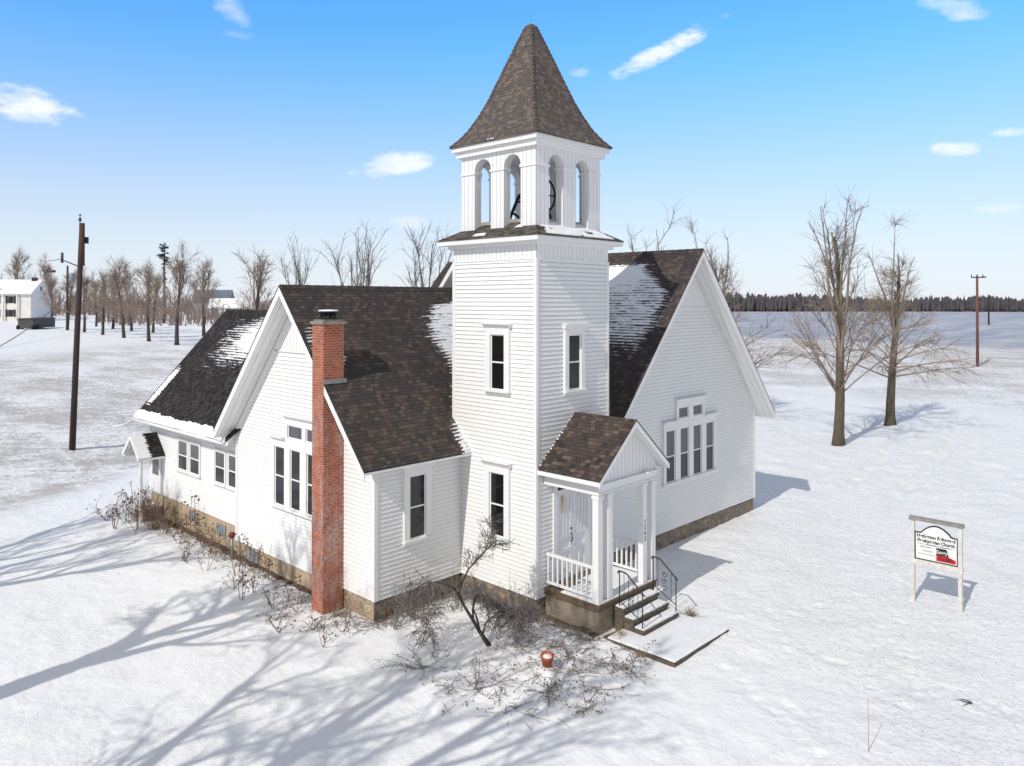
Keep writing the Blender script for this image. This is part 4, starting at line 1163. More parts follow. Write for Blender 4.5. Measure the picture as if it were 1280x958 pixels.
# concrete pad at the foot of the steps
mb = MB()
P = [(.22,-4.18),(2.92,-4.12),(2.92,-2.2),(.25,-2.05)]
mb.hexa([V((x,y,-.75)) for x,y in P],[V((x,y,-.47)) for x,y in P])
pad = mb.build('concrete_pad', M['step']); tag(pad, 'low snow covered concrete landing pad in front of the church steps', 'concrete pad')
mb = MB(); n = 40
for i in range(n):
    for j in range(28):
        def Q(a, b):
            y = -4.17+.02+(2.0)*b*.98; xa = .24+.02; xb = 2.90
            x = xa+(xb-xa)*a; return V((x, y, -.468+.028+.016*nz(x*1.6,y*1.6,3)-(.02 if min(a,1-a,b) < .02 else 0)))
        mb.add([Q(i/n,j/28),Q((i+1)/n,j/28),Q((i+1)/n,(j+1)/28),Q(i/n,(j+1)/28)], 0, True)
mb.build('snow', M['rsnow'], pad, uv=False)

# ------------------------------------------------------------------ sign
SXs, SYa, SYb = 8.52, -6.93, -8.15
sg = empty('church_sign', (SXs, (SYa+SYb)/2, G(SXs,(SYa+SYb)/2)))
tag(sg, 'white painted wooden church notice board on two square posts, standing in the snowy lawn', 'sign')
gz = G(SXs, (SYa+SYb)/2)
def loc(mb, name, mat, parent=sg):
    return mb.build(name, mat, parent)
for y in (.61,-.61):
    mb = MB(); mb.box(-.05,.05,y-.05,y+.05,-.3,2.34); loc(mb, 'post', M['post_paint'])
mb = MB(); mb.box(-.08,.08,-.70,.70,2.341,2.44); loc(mb, 'top_rail', M['grey_wood'])
mb = MB(); mb.box(-.056,.056,-.68,.68,1.10,1.24); loc(mb, 'lower_rail', M['post_paint'])
def sign_outline(w, zb, zs, zt, n=16):
    """shouldered board with a raised arched middle, (u,z) counter-clockwise"""
    p = [(-w,zb),(w,zb),(w,zs)]
    p.append((w*.78,zs+.005))
    for q in range(n+1):
        t = q/n; u = w*.70*(1-2*t); p.append((u, zs+.02+(zt-zs-.02)*math.cos(u/(w*.70)*math.pi/2)**.8))
    p += [(-w*.78,zs+.005),(-w,zs)]
    return p
FSg = ((0,0,0), V((0,-1,0)), nX)
mb = MB(); slab_poly(mb, sign_outline(.555,1.245,2.02,2.27), *FSg, -.02, .022); loc(mb, 'border', M['sign_black'])
mb = MB(); slab_poly(mb, sign_outline(.525,1.275,1.99,2.235), *FSg, .0, .026); board = loc(mb, 'board', M['sign_white'])
mb = MB()
for (a, b, z) in ((-.47,.0,1.70),(.12,.47,1.70),(-.47,-.02,1.42)): fb(mb,a,b,z-.005,z+.005,.026,.029, fr=FSg)
mb.build('rule_line', M['sign_grey'], board)
rot = (R(90),0,R(-90))
def stext(body, size, u, z, mat='sign_black', sx=1, d=.030, par=None, shear=0, off=0): return text('lettering', body, size, M[mat], (-d, -u, z), rot, par or board, .001, sx=sx, shear=shear, off=off)
t1 = stext('Hetherton Reformed', .128, 0, 1.925, sx=.90, off=.0045); t2 = stext('Presbyterian Church', .128, 0, 1.795, sx=.90, off=.0045)
stext('Sunday School & Worship', .055, .05, 1.705, 'sign_grey'); stext('Bible Study', .062, -.26, 1.63, 'sign_grey'); stext('Welcome', .062, -.22, 1.52, 'sign_grey')
mb = MB()
O_, U_, N_ = FSg
slab_poly(mb, [(0.01,1.30),(.50,1.30),(.50,1.40),(.33,1.46),(.01,1.46)], *FSg, .027, .036); pr = mb.build('red_plate', M['sign_red'], board)
mb = MB(); slab_poly(mb, [(0.01,1.462),(.33,1.462),(.30,1.56),(.28,1.645),(.26,1.66),(.01,1.66)], *FSg, .027, .036); bp = mb.build('black_plate', M['sign_black'], board)
stext('Sorry', .135, .15, 1.555, 'sign_white', d=.039, par=bp, shear=.2, off=.002); 
t3 = stext('CLOSED', .105, .25, 1.375, 'sign_black', d=.039, par=pr, sx=.95, off=.004)

# ------------------------------------------------------------------ trees
def rv(r): return V((r.gauss(0,1), r.gauss(0,1), r.gauss(0,1)))
def bpath(r, p, d, length, n, jit, trop=0, droop=0):
    pts = [p.copy()]; d = d.normalized(); step = length/n
    for i in range(n):
        t = i/n
        d = (d + rv(r)*jit + V((0,0,trop*(1-t) - droop*t))).normalized()
        p = p + d*step; pts.append(p.copy())
    return pts
def taper(r0, r1, n, pw=1.0): return [r1+(r0-r1)*(1-i/n)**pw for i in range(n+1)]
def at(pts, t):
    f = t*(len(pts)-1); i = min(int(f), len(pts)-2); q = pts[i].lerp(pts[i+1], f-i)
    return q, (pts[i+1]-pts[i]).normalized()
def side(r, d, ang):
    a = d.orthogonal().normalized(); a.rotate(Matrix.Rotation(r.uniform(0, 2*math.pi), 3, d))
    return (d*math.cos(ang) + a*math.sin(ang)).normalized()
def make_tree(seed, H=15, r0=.33, clear=.18, n1=26, len1=(7,2.6), ang1=(65,28), n2=8, n3=5, droop=.0, trop=.05, leaders=3, top=.86, twig=.011, bark='bark', crownm='twig', lean=(0,0), l3=(.5,1.3), jit=.09, fork=None, n2t=.3, stubs=0, thin=.015, low=1.1, fang=(.45,.85)):
    """trunk mesh + crown mesh of real tapered branches and twigs; returns both MBs"""
    r = random.Random(seed); tr = MB(); cr = MB()
    T = bpath(r, V((0,0,-.3)), V((lean[0],lean[1],1)), H*top, 12, .030, .03)
    TR = taper(r0, r0*.22, 12, .75); TR[0] *= 1.45; TR[1] *= 1.05
    tr.tube(T, TR, 9)
    leads = [(T, r0, .0)]
    for q in range(leaders):
        t = r.uniform(.55,.95) if fork is None else r.uniform(fork[0], fork[1])
        p, d = at(T, t); rr_ = TR[int(t*12)]*(.72 if fork is None else .46)
        D = side(r, V((0,0,1)), r.uniform(.12,.34) if fork is None else r.uniform(*fang))
        ln = (H - p.z)*r.uniform(.75,1.0)
        P = bpath(r, p, D, ln, 9, .07, .10)
        cr.tube(P, taper(rr_, .02, 9), 6); leads.append((P, rr_, .15))
    def twigs(P, n, scale=1.0):
        for k_ in range(n):
            p, d = at(P, r.uniform(.15, 1.0)**.8)
            D = side(r, d, r.uniform(.3,.95)); D.z += .12-droop*1.6
            cr.tube(bpath(r, p, D, r.uniform(*l3)*scale, 3, .16, .03, droop*.8), [twig*1.1, twig*.9, twig*.75, twig*.5], 3, cap=False)
    def branch2(P, n, rad, ln):
        for k_ in range(n):
            t = r.uniform(n2t, 1.0); p, d = at(P, t)
            D = side(r, d, r.uniform(.35,.9)); D.z += .10-droop
            l = ln*r.uniform(.22,.5)*(1.15-t*.5)
            Q = bpath(r, p, D, l, 4, .14, .05, droop)
            cr.tube(Q, taper(max(rad*.42, twig*1.5), twig, 4), 4, cap=False); twigs(Q, n3)
    for k_ in range(n1):
        f = (k_+r.random())/n1
        z = clear + (top*.98-clear)*f**low
        P, rr_, off = leads[0] if (r.random() < .55 or f < .5) else r.choice(leads)
        if off: t = r.uniform(.15,.95)
        else: t = min(.99, z/top)
        p, d = at(P, t)
        a = R(ang1[0]+(ang1[1]-ang1[0])*f + r.uniform(-12,12)); az = k_*2.4+r.uniform(-.5,.5)
        D = V((math.sin(a)*math.cos(az), math.sin(a)*math.sin(az), math.cos(a)))
        ln = (len1[0]+(len1[1]-len1[0])*f)*r.uniform(.65,1.12)
        rad = min(rr_*.5, thin*ln)*r.uniform(.8,1.15)
        Q = bpath(r, p, D, ln, 8, jit, trop, droop)
        cr.tube(Q, taper(rad, twig*1.1, 8, .85), 5, cap=False)
        branch2(Q, n2, rad, ln); twigs(Q, n3+2, 1.1)
    for P, rr_, off in leads[1:]: branch2(P, n2 if fork is None else 4, rr_*.5, H*(.2 if fork is None else .11)); twigs(P, n3*2, 1.0)
    P = T[-4:]; branch2(P, max(2, n2//2), r0*.15, H*.14)
    for k_ in range(stubs):                       # broken snags: short stout ends
        p, d = at(T, r.uniform(.6,.98)); D = side(r, d, r.uniform(.2,.5)); D.z += .8
        Q = bpath(r, p, D, r.uniform(.8,2.0), 4, .06, .1); cr.tube(Q, taper(.085,.045,4), 5)
    return tr, cr, M[bark], M[crownm]
def tree_obj(name, built, loc, label, group=None, rz=0, sc=1, cat='tree'):
    tr, cr, bm_, cm = built
    o = empty(name, loc, rz); o.scale = (sc,sc,sc)
    tr.build('trunk', bm_, o, uv=False); cr.build('crown', cm, o, uv=False)
    return tag(o, label, cat, group)
def gz_(x, y): return G(x, y)
# two big trees right of the church
tree_obj('bare_tree', make_tree(101, H=15.4, r0=.32, clear=.2, n1=40, len1=(6.4,1.2), ang1=(58,16), n2=6, n3=3, leaders=5, fork=(.35,.7), fang=(.06,.22), trop=.05, droop=.02, twig=.011, stubs=3, jit=.055, thin=.0105, top=.84, low=1.35), (31.64,4.07,gz_(31.64,4.07)), 'tall bare tree with broad upswept branches, nearer of two right of the church', rz=.4)
tree_obj('bare_tree', make_tree(209, H=13.6, r0=.32, clear=.26, n1=36, len1=(5.8,1.0), ang1=(78,18), n2=6, n3=5, leaders=3, fork=(.45,.6), fang=(.08,.2), trop=.05, droop=.15, twig=.011, stubs=8, jit=.06, thin=.0105, top=.80, low=1.4), (41.28,4.21,gz_(41.28,4.21)), 'bare tree with drooping branches and snag tops, farther of two right of the church', rz=2.0)
tree_obj('bare_tree', make_tree(303, H=14.0, r0=.30, clear=.18, n1=38, len1=(7.0,1.2), ang1=(74,16), n2=6, n3=4, leaders=5, fork=(.4,.65), fang=(.06,.22), trop=.05, droop=.06, twig=.011, stubs=4, jit=.06, thin=.0105, top=.82, low=1.35), (34.6,13.0,gz_(34.6,13.0)), 'bare tree with arching low branches showing past the right slope of the church gable', rz=1.0)
tree_obj('bare_tree', make_tree(404, H=14.8, r0=.30, clear=.2, n1=22, len1=(6.0,1.6), ang1=(58,24), n2=4, n3=3, leaders=6, fork=(.35,.6), fang=(.12,.36), trop=.06, twig=.013, thin=.011, top=.7), (35.1,19.6,gz_(35.1,19.6)), 'bare tree whose few long top limbs rise above the ridge just right of the steeple', rz=.2)
def many_stem(seed, H, spread=.5, n=9):
    r = random.Random(seed); tr = MB(); cr = MB()
    T = bpath(r, V((0,0,-.3)), V((0,0,1)), H*.32, 6, .03, .02); tr.tube(T, taper(.36,.26,6), 8)
    for k_ in range(n):
        a = R(2+spread*26*(k_+.5)/n); az = k_*2.4
        D = V((math.sin(a)*math.cos(az), math.sin(a)*math.sin(az), math.cos(a)))
        P = bpath(r, T[-1]-V((0,0,r.uniform(0,.8))), D, (H*.70)/max(.75, math.cos(a)*1.0)*r.uniform(.85,1), 9, .05, .06)
        cr.tube(P, taper(.10,.016,9,.8), 6, cap=False)
        for q in range(9):
            p, d = at(P, r.uniform(.3,1)); E = side(r, d, r.uniform(.3,.7)); E.z += .25
            Q = bpath(r, p, E, r.uniform(1.2,3.0), 5, .1, .07); cr.tube(Q, taper(.03,.012,5), 4, cap=False)
            for w in range(4):
                p2, d2 = at(Q, r.uniform(.3,1)); E2 = side(r, d2, r.uniform(.3,.8)); cr.tube(bpath(r, p2, E2, r.uniform(.5,1.2), 3, .15, .05), [.013,.011,.009,.006], 3, cap=False)
    return tr, cr, M['bark_dark'], M['twig_grey']
tree_obj('bare_tree', many_stem(11, 13.7, .85, 9), (19.6,35.9,gz_(19.6,35.9)), 'fan shaped bare tree rising above the middle of the left roof ridge')
tree_obj('bare_tree', many_stem(12, 13.6, .55, 8), (23.4,31.9,gz_(23.4,31.9)), 'bare tree with fanned limbs just left of the bell tower, above the ridge')
tree_obj('bare_tree', many_stem(13, 12.0, .5, 6), (24.3,52.6,gz_(24.3,52.6)), 'thin bare tree behind the peak of the left gable')
tree_obj('bare_tree', make_tree(505, H=10.8, r0=.30, clear=.3, n1=22, len1=(3.8,1.6), ang1=(60,24), n2=6, n3=4, leaders=4, trop=.05, twig=.014, bark='bark_dark', crownm='twig_red', stubs=6), (21.2,55.8,gz_(21.2,55.8)), 'bushy bare tree with dark broken limbs above the far annex roof ridge')
# orchard rows on the left slope
ORCH = [(31.95,90.35,9.94,'back'),(22.55,76.76,10.3,'front'),(21.63,82.5,8.93,'front'),(20.92,88.61,8.85,'front'),(20.55,95.02,7.99,'front'),(20.37,101.5,7.8,'front'),
        (28.16,98.03,8.07,'back'),(27.2,103.34,8.0,'back'),(26.95,110.04,7.7,'back'),(27.23,118.02,7.5,'back'),(20.3,108.5,7.9,'front')]
protos = []
for q, sd in enumerate((21,22,23,24)):
    b = make_tree(sd, H=9.0, r0=.22, clear=.23, n1=24, len1=(3.9,2.0), ang1=(62,16), n2=7, n3=5, leaders=4, trop=.075, twig=.013, bark='bark_dark', crownm='twig_red', l3=(.5,1.1), n2t=.15, jit=.10)
    protos.append(b)
cnt = {'front':0,'back':0}
ordn = ['first','second','third','fourth','fifth','sixth','seventh']
srcs = {}
for q, (x, y, h, row) in enumerate(ORCH):
    k_ = q % 4
    if k_ not in srcs:
        o = tree_obj('orchard_tree', protos[k_], (x,y,gz_(x,y)), None); srcs[k_] = o
    else:
        o = copy_tree(srcs[k_]); o.location = (x,y,gz_(x,y))
    o.rotation_euler.z = q*1.3; s_ = h/9.2; o.scale = (s_*1.02,s_*1.02,s_)
    i = cnt[row]; cnt[row] += 1
    tag(o, f'brown bare orchard tree, {ordn[i]} from the right in the {"nearer" if row=="front" else "farther"} row left of the church', 'tree', 'bare trees planted in two rows on the snowy slope')
# more trees round the farmhouse
x, y = 26.96, 139.6
o = copy_tree(srcs[1]); o.location = (x,y,gz_(x,y)); o.scale = (.98,.98,.86); o.rotation_euler.z = 4
tag(o, 'bare tree standing in front of the gable end of the white farmhouse', 'tree')
for q, (x, y, s_, lb) in enumerate(((29,172,1.15,'tall dark bare tree behind the right end of the farmhouse roof'),(22,176,1.25,'tall bare tree behind the middle of the farmhouse roof'),(10.5,168,1.3,'tall bare tree behind the low left part of the farmhouse'),(33,165,1.0,'rounded bare tree just right of the farmhouse chimney side'))):
    o = copy_tree(srcs[(q+2) % 4]); o.location = (x,y,gz_(x,y)); o.scale = (s_*1.15,s_*1.15,s_*1.25); o.rotation_euler.z = q*2.1
    tag(o, lb, 'tree')
# broken-topped conifer behind the orchard
r = random.Random(77); tr = MB(); cr = MB()
tr.tube([V((0,0,-.3)),V((.05,0,5)),V((0,.08,10)),V((.1,0,13.6))], [.3,.24,.16,.05], 8)
for q in range(46):
    z = r.choice((r.uniform(9.6,13.8), r.uniform(10.8,13.8), r.uniform(3.5,10)))
    az = r.uniform(0,6.28); ln = r.uniform(.5,1.25) if z > 10.5 else r.uniform(.4,1.0)
    a = V((math.cos(az),math.sin(az),r.uniform(-.2,.25)))
    P = bpath(r, V((0,0,z)), a, ln, 4, .1, .03); cr.tube(P, taper(.04,.012,4), 4, cap=False)
    if z > 9.2 or r.random() < .35:
        for w in range(46):
            p, d = at(P, r.uniform(.2,1)); e_ = rv(r).normalized(); e_.z = abs(e_.z)*.5; f_ = rv(r).normalized()*.09
            p = p + rv(r)*.10
            cr.add([p-f_, p+f_, p+e_*r.uniform(.16,.34)], 0)
tree_obj('conifer', (tr, cr, M['bark_dark'], M['needle']), (41.37,126.97,gz_(41.37,126.97)), 'ragged dark conifer with a broken top, standing above the orchard trees', cat='tree')

# trees on the church lawn to the west; their shadows reach the church
def maple(seed, H, n=6, fork=3.2, spread=40, root=(0,0)):
    r = random.Random(seed); tr = MB(); cr = MB()
    def clear(q):
        x, y = q.x+root[0]+15.65, q.y+root[1]+14.1
        return y < 0 or math.degrees(math.atan2(y, x)) > 80.5
    T = bpath(r, V((0,0,-.3)), V((0,0,1)), fork+.3, 5, .02, .02); TR = taper(.42,.34,5); TR[0] = .60; tr.tube(T, TR, 10)
    def limb(p, d, ln, rad, lev):
        nseg = 8 if lev < 2 else 5
        P = bpath(r, p, d, ln, nseg, .085 if lev < 3 else .14, .045, .0)
        while len(P) > 2 and not all(clear(q) for q in P): P.pop()
        if not all(clear(q) for q in P): return
        nseg = len(P)-1
        cr.tube(P, taper(rad, max(rad*.3, .012), nseg, .8), 7 if lev == 0 else (5 if lev < 2 else 3), cap=False)
        if lev == 4: return
        k = (6,5,4,3)[lev]
        for q in range(k):
            t = .25+.75*(q+r.random())/k; pp, dd = at(P, min(t,.99))
            D = side(r, dd, r.uniform(.35,.85)); D.z += .12
            limb(pp, D, ln*r.uniform(.36,.6)*(1.2-.45*t), max(rad*(.5-.15*t), .012), lev+1)
    for q in range(n):
        a = R(14+(spread-14)*((q+.5)/n)); az = q*2.4+.5
        limb(T[-1]-V((0,0,r.uniform(0,.5))), V((math.sin(a)*math.cos(az),math.sin(a)*math.sin(az),math.cos(a))), (H-fork)*.72*r.uniform(.85,1.1), .235*r.uniform(.8,1.1), 0)
    return tr, cr, M['bark'], M['bark']
tree_obj('maple_tree', maple(31, 15.5, 3, 6.8, 24, (-17.8,5.0)), (-17.8,5.0,gz_(-17.8,5.0)), 'large bare maple on the lawn west of the church, shadowing the chimney gable')
tree_obj('maple_tree', maple(37, 16.5, 5, 4.2, 40, (-19.2,-3.0)), (-19.2,-3.0,gz_(-19.2,-3.0)), 'large bare maple on the lawn south west of the church, shadowing the flower bed')
tree_obj('maple_tree', maple(43, 14.0, 4, 5.0, 36, (-18.6,13.6)), (-18.6,13.6,gz_(-18.6,13.6)), 'large bare maple on the lawn north west of the church, shadowing the annex wall')

# shrub in the corner between wing and tower
r = random.Random(8); tr = MB(); cr = MB()
BASE = V((-2.05,-.28,G(-2.05,-.28)-.03)); off = V((0,0,-.5))
SK = dict(trunk=[(-2.05,-.28,-.52),(-2.22,-.11,-.16),(-2.33,.01,.11),(-2.47,.15,.43),(-2.59,.28,.73),(-2.63,.33,.87)],
 up=[(-2.47,.15,.43),(-2.58,.27,.79),(-2.52,.21,1.07),(-2.41,.1,1.39),(-2.27,-.05,1.62),(-2.14,-.19,1.82),(-2.0,-.33,2.02),(-1.94,-.39,2.1)],
 left=[(-2.63,.33,.87),(-2.77,.5,1.01),(-2.94,.70,1.05),(-3.11,.9,1.03),(-3.24,1.06,.93),(-3.27,1.1,.79)],
 right=[(-2.22,-.11,-.16),(-2.22,-.02,.13),(-2.27,.09,.39),(-2.24,.06,.67),(-2.13,-.05,.79),(-2.05,-.14,.59)],
 r2=[(-2.33,.01,.11),(-2.40,-.04,.43),(-2.34,-.1,.73),(-2.18,-.27,.79),(-2.04,-.42,.63),(-1.95,-.5,.39)],
 r3=[(-2.18,-.15,-.26),(-2.05,-.16,.03),(-1.85,-.36,.27),(-1.61,-.62,.39),(-1.40,-.84,.33)])
shrub = empty('leaning_shrub', BASE)
for nm, pts in SK.items():
    P = [V(p)-BASE for p in pts]
    if nm == 'trunk': tr.tube(P, [.062,.050,.042,.036,.032,.028], 8)
    else: tr.tube(P, taper(.030,.012,len(P)-1), 6)
def shoots(P, n, ln, lv, dz_, t0=.3):
    for q in range(n):
        p, d = at(P, r.uniform(t0,1)); D = side(r, d, r.uniform(.5,1.3)); D.z += dz_; D = D + V((-.1,-.1,0))*r.random()
        l = ln*r.uniform(.5,1.2)
        Q = bpath(r, p, D, l, 5, .2, .0, .06); cr.tube(Q, taper(.0075 if lv else .012, .0038, 5), 3, cap=False)
        if lv < 2: shoots(Q, 4 if lv else 6, ln*.62, lv+1, dz_*.5, .15)
PP = {k_: [V(p)-BASE for p in v] for k_, v in SK.items()}
shoots(PP['up'], 13, .50, 0, .15, .35); shoots(PP['left'], 14, .55, 0, -.35); shoots(PP['right'], 9, .55, 0, -.1); shoots(PP['r2'], 11, .55, 0, -.25); shoots(PP['r3'], 16, .62, 0, -.15, .2)
shoots([V(p)-BASE for p in ((-1.9,-.5,.3),(-1.6,-.8,.3),(-1.2,-1.1,.1))], 16, .6, 0, -.1, 0)
shoots([V(p)-BASE for p in ((-3.2,1.0,.75),(-3.3,.8,.4),(-3.4,.4,.0))], 14, .5, 0, -.2, 0)
tr.build('stem', M['bark_dark'], shrub, uv=False); cr.build('twigs', M['twig_grey'], shrub, uv=False)
tag(shrub, 'leaning bare shrub with twisted dark stems in the corner between wing and tower', 'shrub')
# smaller upright bare shrub against the tower and wing wall
def small_shrub(loc_, h, n, seed, label, mat='twig_grey', spread=.5):
    r = random.Random(seed); mb = MB()
    for q in range(n):
        az = r.uniform(0,6.28); a = r.uniform(.05,spread)
        P = bpath(r, V((r.gauss(0,.1),r.gauss(0,.1),-.05)), V((math.sin(a)*math.cos(az),math.sin(a)*math.sin(az),math.cos(a))), h*r.uniform(.55,1.05), 6, .09, .03)
        mb.tube(P, taper(.009,.004,6), 4, cap=False)
        for w in range(5):
            p, d = at(P, r.uniform(.25,1)); mb.tube(bpath(r, p, side(r, d, r.uniform(.4,.9)), r.uniform(.1,.35)*h, 3, .15, .04), [.005,.0045,.004,.003], 3, cap=False)
    o = mb.build('bare_shrub', M[mat], uv=False); o.location = (*loc_, G(*loc_)); tag(o, label, 'shrub'); return o
small_shrub((-.45,.45), 1.05, 12, 3, 'small upright bare shrub against the tower wall left of its corner')
small_shrub((-1.0,2.1), 1.2, 16, 4, 'tangled bare shrub at the foundation where wing meets tower')
small_shrub((-2.3,2.35), 1.15, 20, 5, 'spreading bare shrub below the single window of the wing', spread=.8)
small_shrub((-2.95,2.3), .75, 14, 6, 'low bare shrub at the stone corner of the wing', spread=.9)

# dead garden plants -------------------------------------------------
def leaf(mb, p, s_, r, m):
    a = rv(r).normalized()*s_; b = rv(r).normalized()*s_*.55
    mb.add([p, p+a*.5+b, p+a, p+a*.5-b], m)
def plant(seed, h, n, leaves, lean=.35, flat_=0, ls=.045):
    r = random.Random(seed); mb = MB()
    for q in range(n):
        az = r.uniform(0,6.28); a = r.uniform(.05,lean)+flat_
        P = bpath(r, V((r.gauss(0,.06),r.gauss(0,.06),-.04)), V((math.sin(a)*math.cos(az),math.sin(a)*math.sin(az),math.cos(a))), h*r.uniform(.55,1.1), 6, .10, .0, .10*flat_)
        for p in P: p.z = max(p.z, .02)
        mb.tube(P, taper(.008,.0045,6), 4, 0, cap=False)
        for w in range(3):
            p, d = at(P, r.uniform(.3,1)); Q = bpath(r, p, side(r, d, r.uniform(.4,1.0)), r.uniform(.08,.3), 3, .15)
            for p in Q: p.z = max(p.z, .02)
            mb.tube(Q, [.005,.0045,.004,.003], 3, 0, cap=False)
            for l_ in range(leaves):
                pl = Q[-1]+rv(r)*.04; pl.z = max(pl.z, .03); leaf(mb, pl, r.uniform(.6,1.3)*ls*1.15, r, 1)
        for l_ in range(leaves): leaf(mb, at(P, r.uniform(.4,1))[0]+rv(r)*.03, r.uniform(.6,1.3)*ls, r, 1)
    return mb
pp = [plant(1,.75,4,3,.6), plant(2,1.0,3,4,.4), plant(3,.6,5,2,.9), plant(4,.9,3,5,.35), plant(5,.5,6,2,1.1)]
pm = [b.build('dead_plant', [M['stalk'], M['leaf']], uv=False) for b in pp]
fm = [plant(6,.75,9,1,.3,1.2,.04).build('flattened_plant', [M['stalk_grey'], M['leaf']], uv=False), plant(7,.9,12,1,.35,1.1,.035).build('flattened_plant', [M['stalk_grey'], M['leaf']], uv=False), plant(8,.6,14,2,.4,1.15,.045).build('flattened_plant', [M['stalk_grey'], M['leaf']], uv=False)]
WALL = [(-3.48,19.12),(-3.6,18.5),(-3.35,17.0),(-3.4,16.2),(-3.7,15.2),(-3.78,14.48),(-4.24,12.13),(-3.56,11.91),(-3.6,10.53),(-4.91,6.97),(-4.36,7.27),(-3.46,9.53),(-3.43,9.09),(-4.52,5.73),(-4.22,5.09),(-4.6,3.83),(-4.88,2.77),(-4.07,3.0),(-4.16,8.97),(-3.35,13.65),(-3.5,12.6),(-3.9,16.6),(-4.2,17.5),(-3.9,13.3),(-4.5,10.0),(-3.55,7.9),(-4.0,14.9),(-4.5,15.8),(-3.6,18.0),(-4.6,18.4),(-4.9,16.9),(-4.3,16.3),(-3.5,14.0),(-5.0,5.0),(-5.2,4.2),(-3.9,10.9),(-4.6,11.5),(-4.7,8.0)]
BED = [(-4.16,-1.1),(-3.69,-2.67),(-.69,-1.47),(.13,-1.38),(-.82,-3.06),(-.84,-3.71),(-2.66,-3.92),(-3.81,-1.76),(.13,-3.19),(-3.95,-.02),(-1.61,-2.81),(-1.2,-2.3),(-2.9,-2.9),(-1.9,-3.5)]
def ordinal(i):
    w = ['first','second','third','fourth','fifth','sixth','seventh','eighth','ninth','tenth','eleventh','twelfth','thirteenth','fourteenth','fifteenth','sixteenth','seventeenth','eighteenth','nineteenth','twentieth','twenty-first','twenty-second','twenty-third','twenty-fourth','twenty-fifth','twenty-sixth','twenty-seventh','twenty-eighth','twenty-ninth','thirtieth','thirty-first','thirty-second','thirty-third','thirty-fourth','thirty-fifth','thirty-sixth','thirty-seventh','thirty-eighth','thirty-ninth']
    return w[i]
used = set()
rr = random.Random(19)
for i, (x, y) in enumerate(sorted(WALL, key=lambda p: math.hypot(p[0]+3.8, p[1]-4.4))):
    k_ = rr.randrange(5); o = pm[k_]
    if k_ in used: o = copy_tree(pm[k_])
    used.add(k_)
    big = 1.25 if y > 13 else 1.0
    o.location = (x,y,G(x,y)); o.rotation_euler.z = rr.uniform(0,6.28); s_ = rr.uniform(1.0,1.5)*big; o.scale = (s_,s_,s_)
    tag(o, f'dry brown stalky plant in the snow along the west wall, {ordinal(i)} nearest the chimney foot', 'dead plant', 'dead plants along the west wall of the church')
for k_ in range(5):
    if k_ not in used: bpy.data.objects.remove(pm[k_])
used = set()
for i, (x, y) in enumerate(sorted(BED, key=lambda p: math.hypot(p[0]+1.98, p[1]+2.1))):
    k_ = i % 3; o = fm[k_]
    if k_ in used: o = copy_tree(fm[k_])
    used.add(k_)
    o.location = (x,y,G(x,y)); o.rotation_euler.z = rr.uniform(0,6.28); s_ = rr.uniform(.7,1.15); o.scale = (s_,s_,s_)
    tag(o, f'flattened grey brown dead plant in the snowy flower bed, {ordinal(i)} nearest the orange pot', 'dead plant', 'flattened dead plants in the flower bed')
# dense thicket of brown brush by the annex door
small_shrub((-3.75,17.3), 1.35, 46, 12, 'dense brown brush heap in front of the annex door hood', 'stalk', .9)
small_shrub((-3.8,15.9), 1.2, 40, 13, 'dense brown brush clump under the left pair of annex windows', 'stalk', .8)

# litter of dead leaves and stems: along the walls and in the bed
mb = MB(); r = random.Random(23)
def lit(x, y, stem):
    z = G(x, y)+.012
    if stem:
        az = r.uniform(0,6.28); l = r.uniform(.08,.5)
        pts = [V((x+math.cos(az)*l*t+r.gauss(0,.01), y+math.sin(az)*l*t+r.gauss(0,.01), 0)) for t in (0,.5,1)]
        for q, p in enumerate(pts): p.z = G(p.x,p.y)+.012+.03*r.random()
        mb.tube(pts, r.uniform(.0035,.007), 3, 0, cap=False)
    else:
        p = V((x,y,z)); a = V((r.gauss(0,1),r.gauss(0,1),r.gauss(0,.35))).normalized()*r.uniform(.02,.06); b = V((-a.y,a.x,r.gauss(0,.01)))*.5
        mb.add([p, p+a*.5+b, p+a+V((0,0,.015)), p+a*.5-b], 1)
for q in range(620):
    while True:
        x, y = r.gauss(-1.6,1.5), r.gauss(-1.9,1.1)
        if bed(x,y) > .15 and not (.2 < x and y > -2.1) and not (x > .2 and y > -4.2): break
    lit(x, y, r.random() < .55)
for q in range(1100):
    t = r.random(); y = r.uniform(2.6,18.2) ; x = (-LW if y < YC else XA) - abs(r.gauss(0,.35))-.02
    lit(x, y, r.random() < .5)
for q in range(500):
    y = YA - abs(r.gauss(0,.25))-.02; lit(r.uniform(-3.3,-.1), y, r.random() < .5)
    lit(-abs(r.gauss(0,.22))-.01, r.uniform(-.1,3.0), r.random() < .5)
for q in range(260): lit(r.uniform(.0,.35) - abs(r.gauss(0,.2)), r.uniform(-2.1,-.1), r.random() < .5)
o = mb.build('plant_litter', [M['stalk_grey'], M['leaf']], uv=False); tag(o, kind='stuff')
